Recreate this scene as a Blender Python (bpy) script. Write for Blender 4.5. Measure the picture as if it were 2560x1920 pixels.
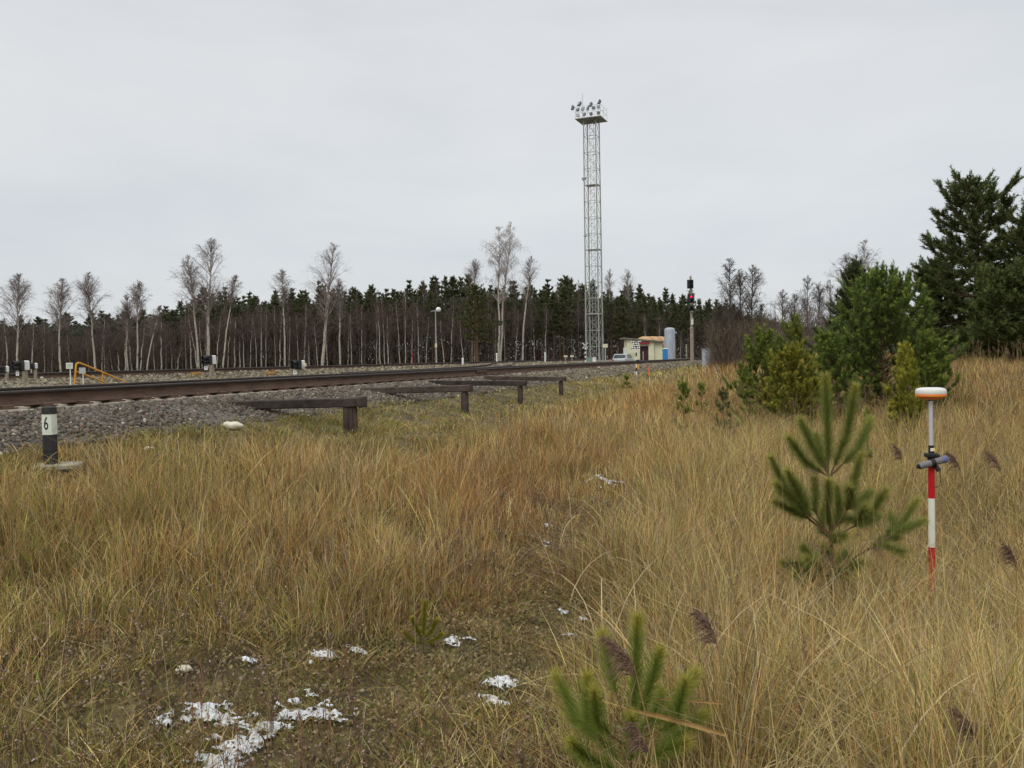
import bpy, math, random
import numpy as np
from mathutils import Vector, Matrix

for o in list(bpy.data.objects):
    bpy.data.objects.remove(o)
SC = bpy.context.scene
COL = SC.collection
R = math.radians

# ------------------------------------------------------------------ camera
FPX = 2150.0                       # focal length in photo pixels (photo 2560 x 1920)
CAMZ = 1.6
PITCH = math.atan(63.4 / FPX)      # looking slightly down
ROLL = R(1.0)
cam_data = bpy.data.cameras.new("camera")
cam = bpy.data.objects.new("camera", cam_data)
COL.objects.link(cam)
SC.camera = cam
cam_data.sensor_width = 36
cam_data.lens = 36 * FPX / 2560
cam_data.clip_start = 0.05
cam_data.clip_end = 3000
_F = Vector((0, math.cos(PITCH), -math.sin(PITCH)))
_R0 = Vector((1, 0, 0))
_U0 = _R0.cross(_F)
_R = _R0 * math.cos(ROLL) - _U0 * math.sin(ROLL)
_U = _R0 * math.sin(ROLL) + _U0 * math.cos(ROLL)
cam.matrix_world = Matrix(((_R.x, _U.x, -_F.x, 0), (_R.y, _U.y, -_F.y, 0), (_R.z, _U.z, -_F.z, CAMZ), (0, 0, 0, 1)))

# ------------------------------------------------------------------ world, sun, exposure
SUN_EL, SUN_AZ = R(38), R(215)
w = bpy.data.worlds.new("World"); SC.world = w; w.use_nodes = True
nt = w.node_tree; nt.nodes.clear()
def nn(t, **k):
    n = nt.nodes.new(t)
    for a, b in k.items(): setattr(n, a, b)
    return n
out = nn('ShaderNodeOutputWorld')
sky = nn('ShaderNodeTexSky', sky_type='NISHITA', sun_disc=False, sun_elevation=SUN_EL, sun_rotation=SUN_AZ, dust_density=4.0)
bg1 = nn('ShaderNodeBackground'); bg1.inputs[1].default_value = 0.012
bg2 = nn('ShaderNodeBackground'); bg2.inputs[1].default_value = 1.05
tc = nn('ShaderNodeTexCoord')
sep = nn('ShaderNodeSeparateXYZ')
ramp = nn('ShaderNodeValToRGB')
els = ramp.color_ramp.elements
els[0].position = 0.0; els[0].color = (.655, .675, .685, 1)
els[1].position = 1.0; els[1].color = (1.7, 1.7, 1.66, 1)
e = els.new(0.12); e.color = (.64, .67, .69, 1)
e = els.new(0.26); e.color = (.675, .69, .70, 1)
e = els.new(0.42); e.color = (.67, .68, .69, 1)
e = els.new(0.6); e.color = (1.1, 1.1, 1.08, 1)
mp = nn('ShaderNodeMapping'); mp.inputs['Scale'].default_value = (1.5, 1.5, 4.5); mp.inputs['Rotation'].default_value = (R(8), R(-5), 0)
noi = nn('ShaderNodeTexNoise'); noi.inputs['Scale'].default_value = 1.7; noi.inputs['Detail'].default_value = 6; noi.inputs['Roughness'].default_value = .52; noi.inputs['Distortion'].default_value = .25
cr = nn('ShaderNodeValToRGB')
cr.color_ramp.elements[0].position = .28; cr.color_ramp.elements[0].color = (.88, .895, .92, 1)
cr.color_ramp.elements[1].position = .74; cr.color_ramp.elements[1].color = (1.06, 1.05, 1.04, 1)
mul = nn('ShaderNodeMixRGB', blend_type='MULTIPLY'); mul.inputs[0].default_value = 1
add = nn('ShaderNodeAddShader')
L = nt.links.new
L(tc.outputs['Generated'], sep.inputs[0]); L(sep.outputs['Z'], ramp.inputs[0])
L(tc.outputs['Generated'], mp.inputs[0]); L(mp.outputs[0], noi.inputs['Vector']); L(noi.outputs['Fac'], cr.inputs[0])
L(ramp.outputs[0], mul.inputs[1]); L(cr.outputs[0], mul.inputs[2]); L(mul.outputs[0], bg2.inputs[0])
L(sky.outputs[0], bg1.inputs[0]); L(bg1.outputs[0], add.inputs[0]); L(bg2.outputs[0], add.inputs[1]); L(add.outputs[0], out.inputs[0])

sd = bpy.data.lights.new("sun", 'SUN'); sd.energy = 0.9; sd.angle = R(25); sd.color = (1, .97, .92)
sun = bpy.data.objects.new("sun", sd); COL.objects.link(sun)
_sv = Vector((math.sin(SUN_AZ) * math.cos(SUN_EL), math.cos(SUN_AZ) * math.cos(SUN_EL), math.sin(SUN_EL)))
sun.rotation_euler = _sv.to_track_quat('Z', 'Y').to_euler()
SC.view_settings.view_transform = 'Standard'
SC.view_settings.look = 'None'
SC.view_settings.exposure = 0.0
SC.view_settings.gamma = 1
SC.view_settings.use_curve_mapping = False

# ------------------------------------------------------------------ placing helpers
def ray(px, py):
    a = (px - 1280) / FPX; b = (960 - py) / FPX
    return _F + _R * a + _U * b
def at(px, py, depth):
    """world point seen at photo pixel (px,py) at forward distance depth"""
    d = ray(px, py)
    return Vector((0, 0, CAMZ)) + d * (depth / d.y)
TS, TC_ = 0.317, 0.9484            # direction of the railway (sin, cos)
def tp(t, p, z=0.0):               # along-track, across-track (left of camera = +)
    return Vector((t * TS - p * TC_, t * TC_ + p * TS, z))
def sst(a, b, x):
    u = np.clip((np.asarray(x, float) - a) / (b - a), 0, 1)
    return u * u * (3 - 2 * u)
def vnoise(x, y, scale, seed=0):
    x = np.asarray(x, float) / scale + seed * 17.13; y = np.asarray(y, float) / scale + seed * 7.77
    xi = np.floor(x); yi = np.floor(y); fx = x - xi; fy = y - yi
    fx = fx * fx * (3 - 2 * fx); fy = fy * fy * (3 - 2 * fy)
    def h(a, b):
        v = np.sin(a * 127.1 + b * 311.7 + seed * 74.7) * 43758.5453
        return v - np.floor(v)
    return (h(xi, yi) * (1 - fx) + h(xi + 1, yi) * fx) * (1 - fy) + (h(xi, yi + 1) * (1 - fx) + h(xi + 1, yi + 1) * fx) * fy
def fnoise(x, y, scale, seed=0):
    return .55 * vnoise(x, y, scale, seed) + .3 * vnoise(x, y, scale * .47, seed + 3) + .15 * vnoise(x, y, scale * .21, seed + 5)
FOOT_P, FOOT_Z = 6.6, 0.9
def gz(x, y):
    x = np.asarray(x, float); y = np.asarray(y, float)
    p = -x * TC_ + y * TS; t = x * TS + y * TC_
    f = .5 * sst(4, 50, t)
    ditch = -.38 * np.exp(-(((x - 3.3) / 2.2) ** 2 + ((y - 6.0) / 3.6) ** 2))
    bank = .78 * sst(4.0, 10.5, x - (y - 14) * .12) * sst(9, 19, y) * (1 - sst(50, 70, y))
    f = f + ditch + bank
    u = np.clip(p / FOOT_P, 0, 1)
    z = f + (FOOT_Z - f) * u ** 2
    bump = (fnoise(x, y, 1.3, 2) - .5) * .16 + (fnoise(x, y, .35, 8) - .5) * .05
    z = z + bump * (1 - sst(5.2, 6.4, p)) * (1 - sst(40, 80, y))
    z = np.where(p > FOOT_P, FOOT_Z - .05 * sst(30, 40, p), z)
    return z
def gzf(x, y): return float(gz(x, y))
def on_ground(px, depth):
    v = at(px, 900, depth); v.z = gzf(v.x, v.y); return v

# ------------------------------------------------------------------ object helpers
def tag(o, label=None, cat=None, group=None, kind=None):
    if label: o['label'] = label
    if cat: o['category'] = cat
    if group: o['group'] = group
    if kind: o['kind'] = kind
    return o
def thing(name, label, cat, loc=(0, 0, 0), rz=0, group=None):
    o = bpy.data.objects.new(name, None); COL.objects.link(o)
    o.empty_display_size = .2
    o.location = loc; o.rotation_euler = (0, 0, rz)
    return tag(o, label, cat, group)
def copy_tree(o, parent=None):
    c = o.copy(); COL.objects.link(c)
    if parent: c.parent = parent
    for ch in list(o.children): copy_tree(ch, c)
    return c
def mesh_np(name, V, F4=None, F3=None, col=None, mat=None, parent=None, smooth=False):
    V = np.asarray(V, np.float32)
    parts = []; sizes = []
    if F4 is not None and len(F4): parts.append(np.asarray(F4, np.int32).ravel()); sizes.append(np.full(len(F4), 4, np.int32))
    if F3 is not None and len(F3): parts.append(np.asarray(F3, np.int32).ravel()); sizes.append(np.full(len(F3), 3, np.int32))
    loops = np.concatenate(parts); sz = np.concatenate(sizes)
    st = np.concatenate([[0], np.cumsum(sz)[:-1]]).astype(np.int32)
    m = bpy.data.meshes.new(name)
    m.vertices.add(len(V)); m.loops.add(len(loops)); m.polygons.add(len(sz))
    m.vertices.foreach_set('co', V.ravel()); m.loops.foreach_set('vertex_index', loops)
    m.polygons.foreach_set('loop_start', st)
    m.update(calc_edges=True)
    if smooth: m.polygons.foreach_set('use_smooth', np.ones(len(sz), bool))
    if col is not None:
        a = m.color_attributes.new('Col', 'FLOAT_COLOR', 'POINT')
        c = np.ones((len(V), 4), np.float32); c[:, :3] = col
        a.data.foreach_set('color', c.ravel())
    if mat: m.materials.append(mat)
    o = bpy.data.objects.new(name, m); COL.objects.link(o)
    if parent: o.parent = parent
    return o
class MB:
    """collects shapes that become ONE mesh object"""
    def __init__(s): s.v = []; s.f = []
    def _a(s, vs, fs):
        b = len(s.v); s.v += [tuple(v) for v in vs]; s.f += [tuple(i + b for i in f) for f in fs]; return s
    def box(s, c, d, rz=0, bev=0.0, rot=None):
        M = rot if rot is not None else Matrix.Rotation(rz, 3, 'Z')
        hx, hy, hz = d[0] / 2, d[1] / 2, d[2] / 2
        c = Vector(c)
        if bev <= 0:
            vs = [Vector((x, y, z)) for z in (-hz, hz) for x, y in ((-hx, -hy), (hx, -hy), (hx, hy), (-hx, hy))]
            fs = [(3, 2, 1, 0), (4, 5, 6, 7), (0, 1, 5, 4), (1, 2, 6, 5), (2, 3, 7, 6), (3, 0, 4, 7)]
        else:
            b = bev; vs = []
            for z, i in ((-hz, b), (-hz + b, 0), (hz - b, 0), (hz, b)):
                ax, ay = hx - i, hy - i
                for x, y in ((-ax + b, -ay), (ax - b, -ay), (ax, -ay + b), (ax, ay - b), (ax - b, ay), (-ax + b, ay), (-ax, ay - b), (-ax, -ay + b)):
                    vs.append(Vector((x, y, z)))
            fs = [tuple(range(7, -1, -1)), tuple(range(24, 32))]
            for k in range(3):
                for i in range(8):
                    j = (i + 1) % 8; fs.append((k * 8 + i, k * 8 + j, k * 8 + 8 + j, k * 8 + 8 + i))
        return s._a([M @ v + c for v in vs], fs)
    def tube(s, pts, rad, n=8, cap=True, close=False):
        pts = [Vector(p) for p in pts]
        if not hasattr(rad, '__len__'): rad = [rad] * len(pts)
        rings = []; prev = None
        for i, p in enumerate(pts):
            a = pts[max(i - 1, 0)]; b = pts[min(i + 1, len(pts) - 1)]
            d = (b - a)
            if d.length < 1e-9: d = Vector((0, 0, 1))
            d.normalize()
            if prev is None:
                ref = Vector((0, 0, 1)) if abs(d.z) < .9 else Vector((1, 0, 0))
                u = d.cross(ref).normalized()
            else:
                u = (prev - d * prev.dot(d))
                u = u.normalized() if u.length > 1e-6 else d.orthogonal().normalized()
            prev = u; v = d.cross(u)
            rings.append([p + (u * math.cos(2 * math.pi * k / n) + v * math.sin(2 * math.pi * k / n)) * rad[i] for k in range(n)])
        vs = [q for r_ in rings for q in r_]; fs = []
        for i in range(len(pts) - 1):
            for k in range(n):
                j = (k + 1) % n; fs.append((i * n + k, i * n + j, i * n + n + j, i * n + n + k))
        if cap: fs += [tuple(range(n - 1, -1, -1)), tuple(range((len(pts) - 1) * n, len(pts) * n))]
        return s._a(vs, fs)
    def lathe(s, prof, c=(0, 0, 0), n=24, M=None):
        c = Vector(c); vs = []; fs = []
        for r_, z in prof:
            for k in range(n):
                a = 2 * math.pi * k / n; v = Vector((r_ * math.cos(a), r_ * math.sin(a), z))
                if M is not None: v = M @ v
                vs.append(v + c)
        m = len(prof)
        for i in range(m - 1):
            for k in range(n):
                j = (k + 1) % n; fs.append((i * n + k, i * n + j, i * n + n + j, i * n + n + k))
        fs += [tuple(range(n - 1, -1, -1)), tuple(range((m - 1) * n, m * n))]
        return s._a(vs, fs)
    def prism(s, poly, a, b):
        """poly in (x,z), extruded along y from a to b"""
        n = len(poly)
        vs = [(x, a, z) for x, z in poly] + [(x, b, z) for x, z in poly]
        fs = [tuple(range(n)), tuple(range(2 * n - 1, n - 1, -1))] + [(i, i + n, (i + 1) % n + n, (i + 1) % n) for i in range(n)]
        return s._a(vs, fs)
    def build(s, name, mat, parent=None, smooth=False, rough=0, seed=0):
        m = bpy.data.meshes.new(name)
        vv = s.v
        if rough:
            rg = random.Random(seed); vv = [(x + rg.uniform(-rough, rough), y + rg.uniform(-rough, rough), z + rg.uniform(-rough, rough)) for x, y, z in vv]
        m.from_pydata(vv, [], s.f); m.update()
        if smooth:
            for p in m.polygons: p.use_smooth = len(p.vertices) == 4
            m.set_sharp_from_angle(angle=R(50))
        if mat: m.materials.append(mat)
        o = bpy.data.objects.new(name, m); COL.objects.link(o)
        if parent: o.parent = parent
        return o

# ------------------------------------------------------------------ materials
def mat(name, col=(.5, .5, .5), rough=.8, metal=0, noise=None, col2=None, scale=5, bump=0, bscale=30, stretch=None, spec=.3, emit=None, attr=False, transl=0, detail=4, coords='Object', lo=.35, hi=.65):
    m = bpy.data.materials.new(name); m.use_nodes = True
    t = m.node_tree; t.nodes.clear(); K = t.links.new
    o = t.nodes.new('ShaderNodeOutputMaterial'); b = t.nodes.new('ShaderNodeBsdfPrincipled')
    b.inputs['Roughness'].default_value = rough; b.inputs['Metallic'].default_value = metal
    b.inputs['Specular IOR Level'].default_value = spec
    b.inputs['Base Color'].default_value = (*col, 1)
    src = None
    if attr:
        a = t.nodes.new('ShaderNodeVertexColor'); a.layer_name = 'Col'; src = a.outputs['Color']
    tcn = t.nodes.new('ShaderNodeTexCoord'); vec = tcn.outputs[coords]
    if stretch:
        mpn = t.nodes.new('ShaderNodeMapping'); mpn.inputs['Scale'].default_value = stretch; K(vec, mpn.inputs[0]); vec = mpn.outputs[0]
    if col2 is not None:
        n = t.nodes.new('ShaderNodeTexNoise'); n.inputs['Scale'].default_value = scale; n.inputs['Detail'].default_value = detail; n.inputs['Roughness'].default_value = .6
        K(vec, n.inputs['Vector'])
        r_ = t.nodes.new('ShaderNodeValToRGB'); r_.color_ramp.elements[0].position = lo; r_.color_ramp.elements[1].position = hi
        r_.color_ramp.elements[0].color = (*col, 1); r_.color_ramp.elements[1].color = (*col2, 1)
        K(n.outputs['Fac'], r_.inputs[0])
        if src is None: src = r_.outputs[0]
        else:
            mx = t.nodes.new('ShaderNodeMixRGB'); mx.blend_type = 'MULTIPLY'; mx.inputs[0].default_value = 1
            K(src, mx.inputs[1]); K(r_.outputs[0], mx.inputs[2]); src = mx.outputs[0]
    if src is not None: K(src, b.inputs['Base Color'])
    if bump:
        n2 = t.nodes.new('ShaderNodeTexNoise'); n2.inputs['Scale'].default_value = bscale; n2.inputs['Detail'].default_value = 5
        K(vec, n2.inputs['Vector'])
        bp = t.nodes.new('ShaderNodeBump'); bp.inputs['Strength'].default_value = bump; bp.inputs['Distance'].default_value = .02
        K(n2.outputs['Fac'], bp.inputs['Height']); K(bp.outputs[0], b.inputs['Normal'])
    if emit:
        b.inputs['Emission Color'].default_value = (*emit[:3], 1); b.inputs['Emission Strength'].default_value = emit[3]
    if transl:
        tr = t.nodes.new('ShaderNodeBsdfTranslucent')
        if src is not None: K(src, tr.inputs[0])
        else: tr.inputs[0].default_value = (*col, 1)
        ms = t.nodes.new('ShaderNodeMixShader'); ms.inputs[0].default_value = transl
        K(b.outputs[0], ms.inputs[1]); K(tr.outputs[0], ms.inputs[2]); K(ms.outputs[0], o.inputs[0])
    else: K(b.outputs[0], o.inputs[0])
    return m
M_ = {}
M_['grass'] = mat('dry_grass', attr=True, rough=.85, spec=.15, transl=.3)
M_['needle'] = mat('pine_needles', attr=True, rough=.6, spec=.25, transl=.15)
M_['twig'] = mat('bare_twigs', attr=True, rough=.9, spec=.1)
M_['stone'] = mat('crushed_stone', attr=True, rough=.9, spec=.2)
M_['birch'] = mat('birch_bark', (.07, .06, .05), .85, col2=(.40, .37, .31), scale=2.2, stretch=(3, 3, 1.2), lo=.36, hi=.47)
M_['birch_far'] = mat('birch_bark_grey', (.05, .042, .038), .9, col2=(.19, .17, .145), scale=2.2, stretch=(3, 3, 1.0), lo=.38, hi=.52)
M_['bark'] = mat('pine_bark', (.09, .055, .035), .95, col2=(.20, .11, .06), scale=6, stretch=(2, 2, .6), bump=.6, bscale=25)
M_['dark_bark'] = mat('grey_brown_bark', (.05, .04, .033), .95, col2=(.11, .09, .075), scale=5, stretch=(2, 2, .5))
M_['ground'] = mat('field_soil', (.06, .045, .026), .95, col2=(.16, .125, .055), scale=3.2, detail=9, bump=.7, bscale=14, coords='Object')
M_['ballast'] = mat('ballast_bed', (.05, .045, .04), .95, col2=(.17, .15, .13), scale=16, detail=3, bump=1.0, bscale=22)
M_['ballast2'] = mat('ballast_bed_tan', (.08, .068, .05), .95, col2=(.24, .21, .16), scale=12, detail=3, bump=1.0, bscale=18)
M_['rail_side'] = mat('rusty_rail', (.075, .045, .032), .8, col2=(.13, .08, .055), scale=3, stretch=(1, 1, 6), bump=.2, bscale=40)
M_['rail_head_shade'] = mat('dark_steel_painted_shade', (.028, .022, .019), .6, col2=(.05, .036, .028), scale=3)  # dark head steel, with the shading line under the head painted into it
M_['rail_top'] = mat('worn_rail_steel', (.19, .19, .20), .38, metal=.7, col2=(.25, .25, .26), scale=4)
M_['concrete'] = mat('weathered_concrete', (.20, .175, .13), .9, col2=(.32, .28, .22), scale=7, bump=.3)
M_['concrete_pale'] = mat('pale_concrete', (.17, .165, .12), .9, col2=(.38, .37, .30), scale=9, bump=.3)
M_['timber'] = mat('tarred_timber', (.018, .014, .012), .85, col2=(.06, .045, .038), scale=4, stretch=(1, 1, 1), bump=.6, bscale=20, detail=8)
M_['timber_b'] = mat('tarred_brown_timber', (.038, .027, .022), .85, col2=(.095, .07, .056), scale=4, bump=.6, bscale=20, detail=8)
M_['black'] = mat('black_paint', (.017, .017, .019), .6, col2=(.035, .033, .032), scale=14, bump=.2)
M_['whitepaint'] = mat('weathered_white_paint', (.46, .50, .42), .7, col2=(.62, .66, .57), scale=16, detail=8, lo=.3, hi=.5)
M_['white'] = mat('white_enamel', (.66, .67, .66), .5, col2=(.74, .75, .74), scale=9)
M_['cream_sign'] = mat('cream_sign_paint', (.60, .58, .42), .6)
M_['yellow'] = mat('yellow_rail_paint', (.62, .30, .03), .5, col2=(.52, .22, .025), scale=9)
M_['dullyellow'] = mat('dirty_yellow_paint', (.42, .23, .05), .7, col2=(.20, .11, .04), scale=14)
M_['orange'] = mat('orange_paint', (.68, .15, .04), .6)
M_['galv'] = mat('galvanised_steel', (.33, .35, .34), .55, metal=.15, col2=(.46, .48, .47), scale=2.5)
M_['galv_olive'] = mat('weathered_galvanised', (.25, .265, .235), .6, metal=.1, col2=(.36, .37, .335), scale=2.5)
M_['lamp_grey'] = mat('lamp_housing', (.16, .165, .17), .5, metal=.2)
M_['lens'] = mat('lamp_glass', (.26, .28, .30), .2, spec=.6)
M_['darkgrey'] = mat('dark_grey_metal', (.05, .052, .055), .55)
M_['red_led'] = mat('red_signal_light', (.8, .02, .08), .3, emit=(1.0, .02, .10, 3.0))
M_['wallcream'] = mat('cream_wall_panel', (.64, .64, .43), .75, col2=(.72, .72, .52), scale=2)
M_['roofgrey'] = mat('roof_felt', (.14, .135, .11), .85, col2=(.20, .19, .16), scale=4)
M_['maroon'] = mat('maroon_door', (.06, .022, .025), .6, col2=(.08, .03, .032), scale=4)
M_['redpaint'] = mat('red_canopy', (.27, .03, .045), .55)
M_['silver'] = mat('silver_tank_paint', (.27, .31, .35), .5, metal=.1, col2=(.38, .42, .46), scale=2.2, stretch=(3, 3, .5))
M_['tank_orange'] = mat('faded_orange_tank', (.50, .31, .16), .6, col2=(.42, .25, .12), scale=3)
M_['blue'] = mat('blue_cabinet', (.03, .20, .50), .5)
M_['teal'] = mat('grey_green_cabinet', (.16, .27, .24), .6)
M_['cabgrey'] = mat('grey_cabinet', (.34, .38, .42), .55, col2=(.42, .46, .50), scale=3, stretch=(1, 1, .4))
M_['carpaint'] = mat('silver_car_paint', (.42, .45, .46), .3, metal=.35, spec=.5)
M_['glass'] = mat('dark_car_glass', (.035, .045, .05), .08, spec=.8)
M_['tyre'] = mat('tyre', (.02, .02, .02), .8)
M_['tail'] = mat('tail_light', (.35, .02, .02), .2)
M_['polered'] = mat('pole_red', (.52, .008, .02), .4, col2=(.45, .008, .016), scale=20)
M_['polewhite'] = mat('pole_white', (.70, .72, .62), .4)
M_['polegrey'] = mat('pole_aluminium', (.50, .52, .54), .4, metal=.2)
M_['rx_white'] = mat('receiver_white', (.60, .61, .58), .5)
M_['rx_orange'] = mat('receiver_orange', (.70, .20, .03), .45)
M_['rubber'] = mat('black_rubber', (.014, .014, .015), .55)
M_['greyplastic'] = mat('grey_plastic', (.13, .13, .14), .5, col2=(.17, .17, .18), scale=40)
M_['blueplastic'] = mat('blue_grey_plastic', (.11, .12, .24), .5)
M_['labelyellow'] = mat('yellow_label', (.75, .68, .08), .5)
M_['snow'] = mat('old_snow', (.34, .35, .36), .6, col2=(.66, .68, .70), scale=34, lo=.3, hi=.6, bump=.5, bscale=60)
M_['rock'] = mat('pale_boulder', (.50, .46, .35), .85, col2=(.66, .62, .50), scale=5, bump=.5, bscale=12)
M_['ink'] = mat('black_lettering', (.015, .015, .015), .7)
M_['redmark'] = mat('red_marking_paint', (.24, .03, .02), .8)

# ------------------------------------------------------------------ bulk geometry (numpy)
class NP:
    def __init__(s): s.V = []; s.F4 = []; s.F3 = []; s.C = []; s.n = 0
    def add(s, V, F4=None, F3=None, C=None):
        if len(V) == 0: return
        s.V.append(V.astype(np.float32))
        if F4 is not None: s.F4.append(F4 + s.n)
        if F3 is not None: s.F3.append(F3 + s.n)
        s.C.append(np.broadcast_to(np.asarray(C if C is not None else (1, 1, 1), np.float32), (len(V), 3)))
        s.n += len(V)
    def build(s, name, m, parent=None, smooth=False):
        return mesh_np(name, np.concatenate(s.V), np.concatenate(s.F4) if s.F4 else None, np.concatenate(s.F3) if s.F3 else None, np.concatenate(s.C), m, parent, smooth)
def unit(v): return v / np.maximum(np.linalg.norm(v, axis=-1, keepdims=True), 1e-9)
def perp(v):
    ref = np.where(np.abs(v[:, 2:3]) < .9, np.array([[0, 0, 1.]]), np.array([[1., 0, 0]]))
    a = unit(np.cross(v, ref)); return a, np.cross(v, a)
def add_segs(B, P0, P1, r0, r1, C, k=3):
    """many small tapered prisms"""
    P0 = np.asarray(P0, float); P1 = np.asarray(P1, float); n = len(P0)
    if n == 0: return
    r0 = np.broadcast_to(np.asarray(r0, float), (n,)); r1 = np.broadcast_to(np.asarray(r1, float), (n,))
    u, v = perp(unit(P1 - P0))
    V = np.zeros((n, 2 * k, 3))
    for i in range(k):
        a = 2 * math.pi * i / k; d = u * math.cos(a) + v * math.sin(a)
        V[:, i] = P0 + d * r0[:, None]; V[:, k + i] = P1 + d * r1[:, None]
    F = np.array([[i, (i + 1) % k, k + (i + 1) % k, k + i] for i in range(k)])
    F4 = (F[None] + (np.arange(n) * 2 * k)[:, None, None]).reshape(-1, 4)
    C = np.broadcast_to(np.asarray(C, float), (n, 3)).repeat(2 * k, axis=0)
    B.add(V.reshape(-1, 3), F4=F4, C=C)
def add_needles(B, rng, P, D, ln, wd, C, ang=(25, 60), bend=0.0):
    """one thin triangle per row: P base point, D shoot direction"""
    n = len(P); D = unit(D); u, v = perp(D)
    a = rng.uniform(0, 2 * math.pi, n)[:, None]; th = np.radians(rng.uniform(ang[0], ang[1], n))[:, None]
    rad = u * np.cos(a) + v * np.sin(a)
    d = D * np.cos(th) + rad * np.sin(th)
    L_ = (ln * rng.uniform(.75, 1.15, n))[:, None] if not hasattr(ln, '__len__') else np.asarray(ln)[:, None]
    tip = P + d * L_; tip[:, 2] -= bend * L_[:, 0]
    s = unit(np.cross(d, rng.normal(size=(n, 3)))) * (np.broadcast_to(np.asarray(wd, float), (n,))[:, None] / 2)
    V = np.stack([P - s, P + s, tip], 1).reshape(-1, 3)
    F3 = np.arange(3 * n).reshape(-1, 3)
    C = np.broadcast_to(np.asarray(C, float), (n, 3)).repeat(3, axis=0)
    B.add(V, F3=F3, C=C)
def add_blades(B, rng, X, Y, Z, H, W, lean_az, lean, C, seg=3, droop=None):
    n = len(X)
    if n == 0: return
    wa = rng.uniform(0, math.pi, n)
    wv = np.stack([np.cos(wa), np.sin(wa), np.zeros(n)], 1)
    ld = np.stack([np.cos(lean_az), np.sin(lean_az), np.zeros(n)], 1)
    base = np.stack([X, Y, Z], 1)
    if droop is None: droop = np.zeros(n)
    V = np.zeros((n, 2 * seg + 1, 3))
    for i in range(seg + 1):
        s = i / seg
        zz = H * (s - droop * s ** 3)
        c = base + ld * (H * (lean * s + (lean * .8 + droop * .9) * s ** 2.2))[:, None]
        c[:, 2] += zz
        ww = (W * (1 - .75 * s ** 1.5) / 2)[:, None]
        if i < seg: V[:, 2 * i] = c - wv * ww; V[:, 2 * i + 1] = c + wv * ww
        else: V[:, 2 * seg] = c
    off = (np.arange(n) * (2 * seg + 1))[:, None]
    F4 = None
    if seg > 1:
        q = np.array([[2 * i, 2 * i + 1, 2 * i + 3, 2 * i + 2] for i in range(seg - 1)])
        F4 = (q[None] + off[:, :, None]).reshape(-1, 4)
    F3 = np.array([[2 * seg - 2, 2 * seg - 1, 2 * seg]]) + off
    B.add(V.reshape(-1, 3), F4=F4, F3=F3, C=np.repeat(C, 2 * seg + 1, axis=0))
def rotm(rng, n):
    q = unit(rng.normal(size=(n, 4))); w_, x, y, z = q.T
    return np.stack([np.stack([1 - 2 * (y * y + z * z), 2 * (x * y - z * w_), 2 * (x * z + y * w_)], 1),
                     np.stack([2 * (x * y + z * w_), 1 - 2 * (x * x + z * z), 2 * (y * z - x * w_)], 1),
                     np.stack([2 * (x * z - y * w_), 2 * (y * z + x * w_), 1 - 2 * (x * x + y * y)], 1)], 1)
_ph = (1 + 5 ** .5) / 2
ICO_V = unit(np.array([(-1, _ph, 0), (1, _ph, 0), (-1, -_ph, 0), (1, -_ph, 0), (0, -1, _ph), (0, 1, _ph), (0, -1, -_ph), (0, 1, -_ph), (_ph, 0, -1), (_ph, 0, 1), (-_ph, 0, -1), (-_ph, 0, 1)], float))
ICO_F = np.array([(0, 11, 5), (0, 5, 1), (0, 1, 7), (0, 7, 10), (0, 10, 11), (1, 5, 9), (5, 11, 4), (11, 10, 2), (10, 7, 6), (7, 1, 8), (3, 9, 4), (3, 4, 2), (3, 2, 6), (3, 6, 8), (3, 8, 9), (4, 9, 5), (2, 4, 11), (6, 2, 10), (8, 6, 7), (9, 8, 1)])
def add_stones(B, rng, P, size, C):
    n = len(P)
    V = ICO_V[None] * rng.uniform(.40, 1.35, (n, 12, 1)) * rng.uniform(.55, 1.25, (n, 1, 3))
    V = np.einsum('nij,nkj->nki', rotm(rng, n), V) * (np.asarray(size)[:, None, None])
    V = V + P[:, None]
    F = (ICO_F[None] + (np.arange(n) * 12)[:, None, None]).reshape(-1, 3)
    B.add(V.reshape(-1, 3), F3=F, C=np.repeat(C, 12, axis=0))

# ------------------------------------------------------------------ GROUND
def axis(lo, hi, fine, n):
    a = np.linspace(-1, 1, n); k = 4.2
    s = np.sinh(k * a) / np.sinh(k)
    return s
gx = np.sign(np.linspace(-1, 1, 261)) * np.abs(np.sinh(5.2 * np.linspace(-1, 1, 261)) / math.sinh(5.2)) * 900
gy = np.sinh(5.6 * np.linspace(0, 1, 300)) / math.sinh(5.6) * 1300 - 8
GX, GY = np.meshgrid(gx, gy)
GZ = gz(GX, GY) - .01
nx, ny = len(gx), len(gy)
idx = np.arange(nx * ny).reshape(ny, nx)
F4 = np.stack([idx[:-1, :-1], idx[:-1, 1:], idx[1:, 1:], idx[1:, :-1]], -1).reshape(-1, 4)
g = mesh_np('ground', np.stack([GX, GY, GZ], -1).reshape(-1, 3), F4, mat=M_['ground'], smooth=True)
tag(g, kind='structure')

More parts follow.
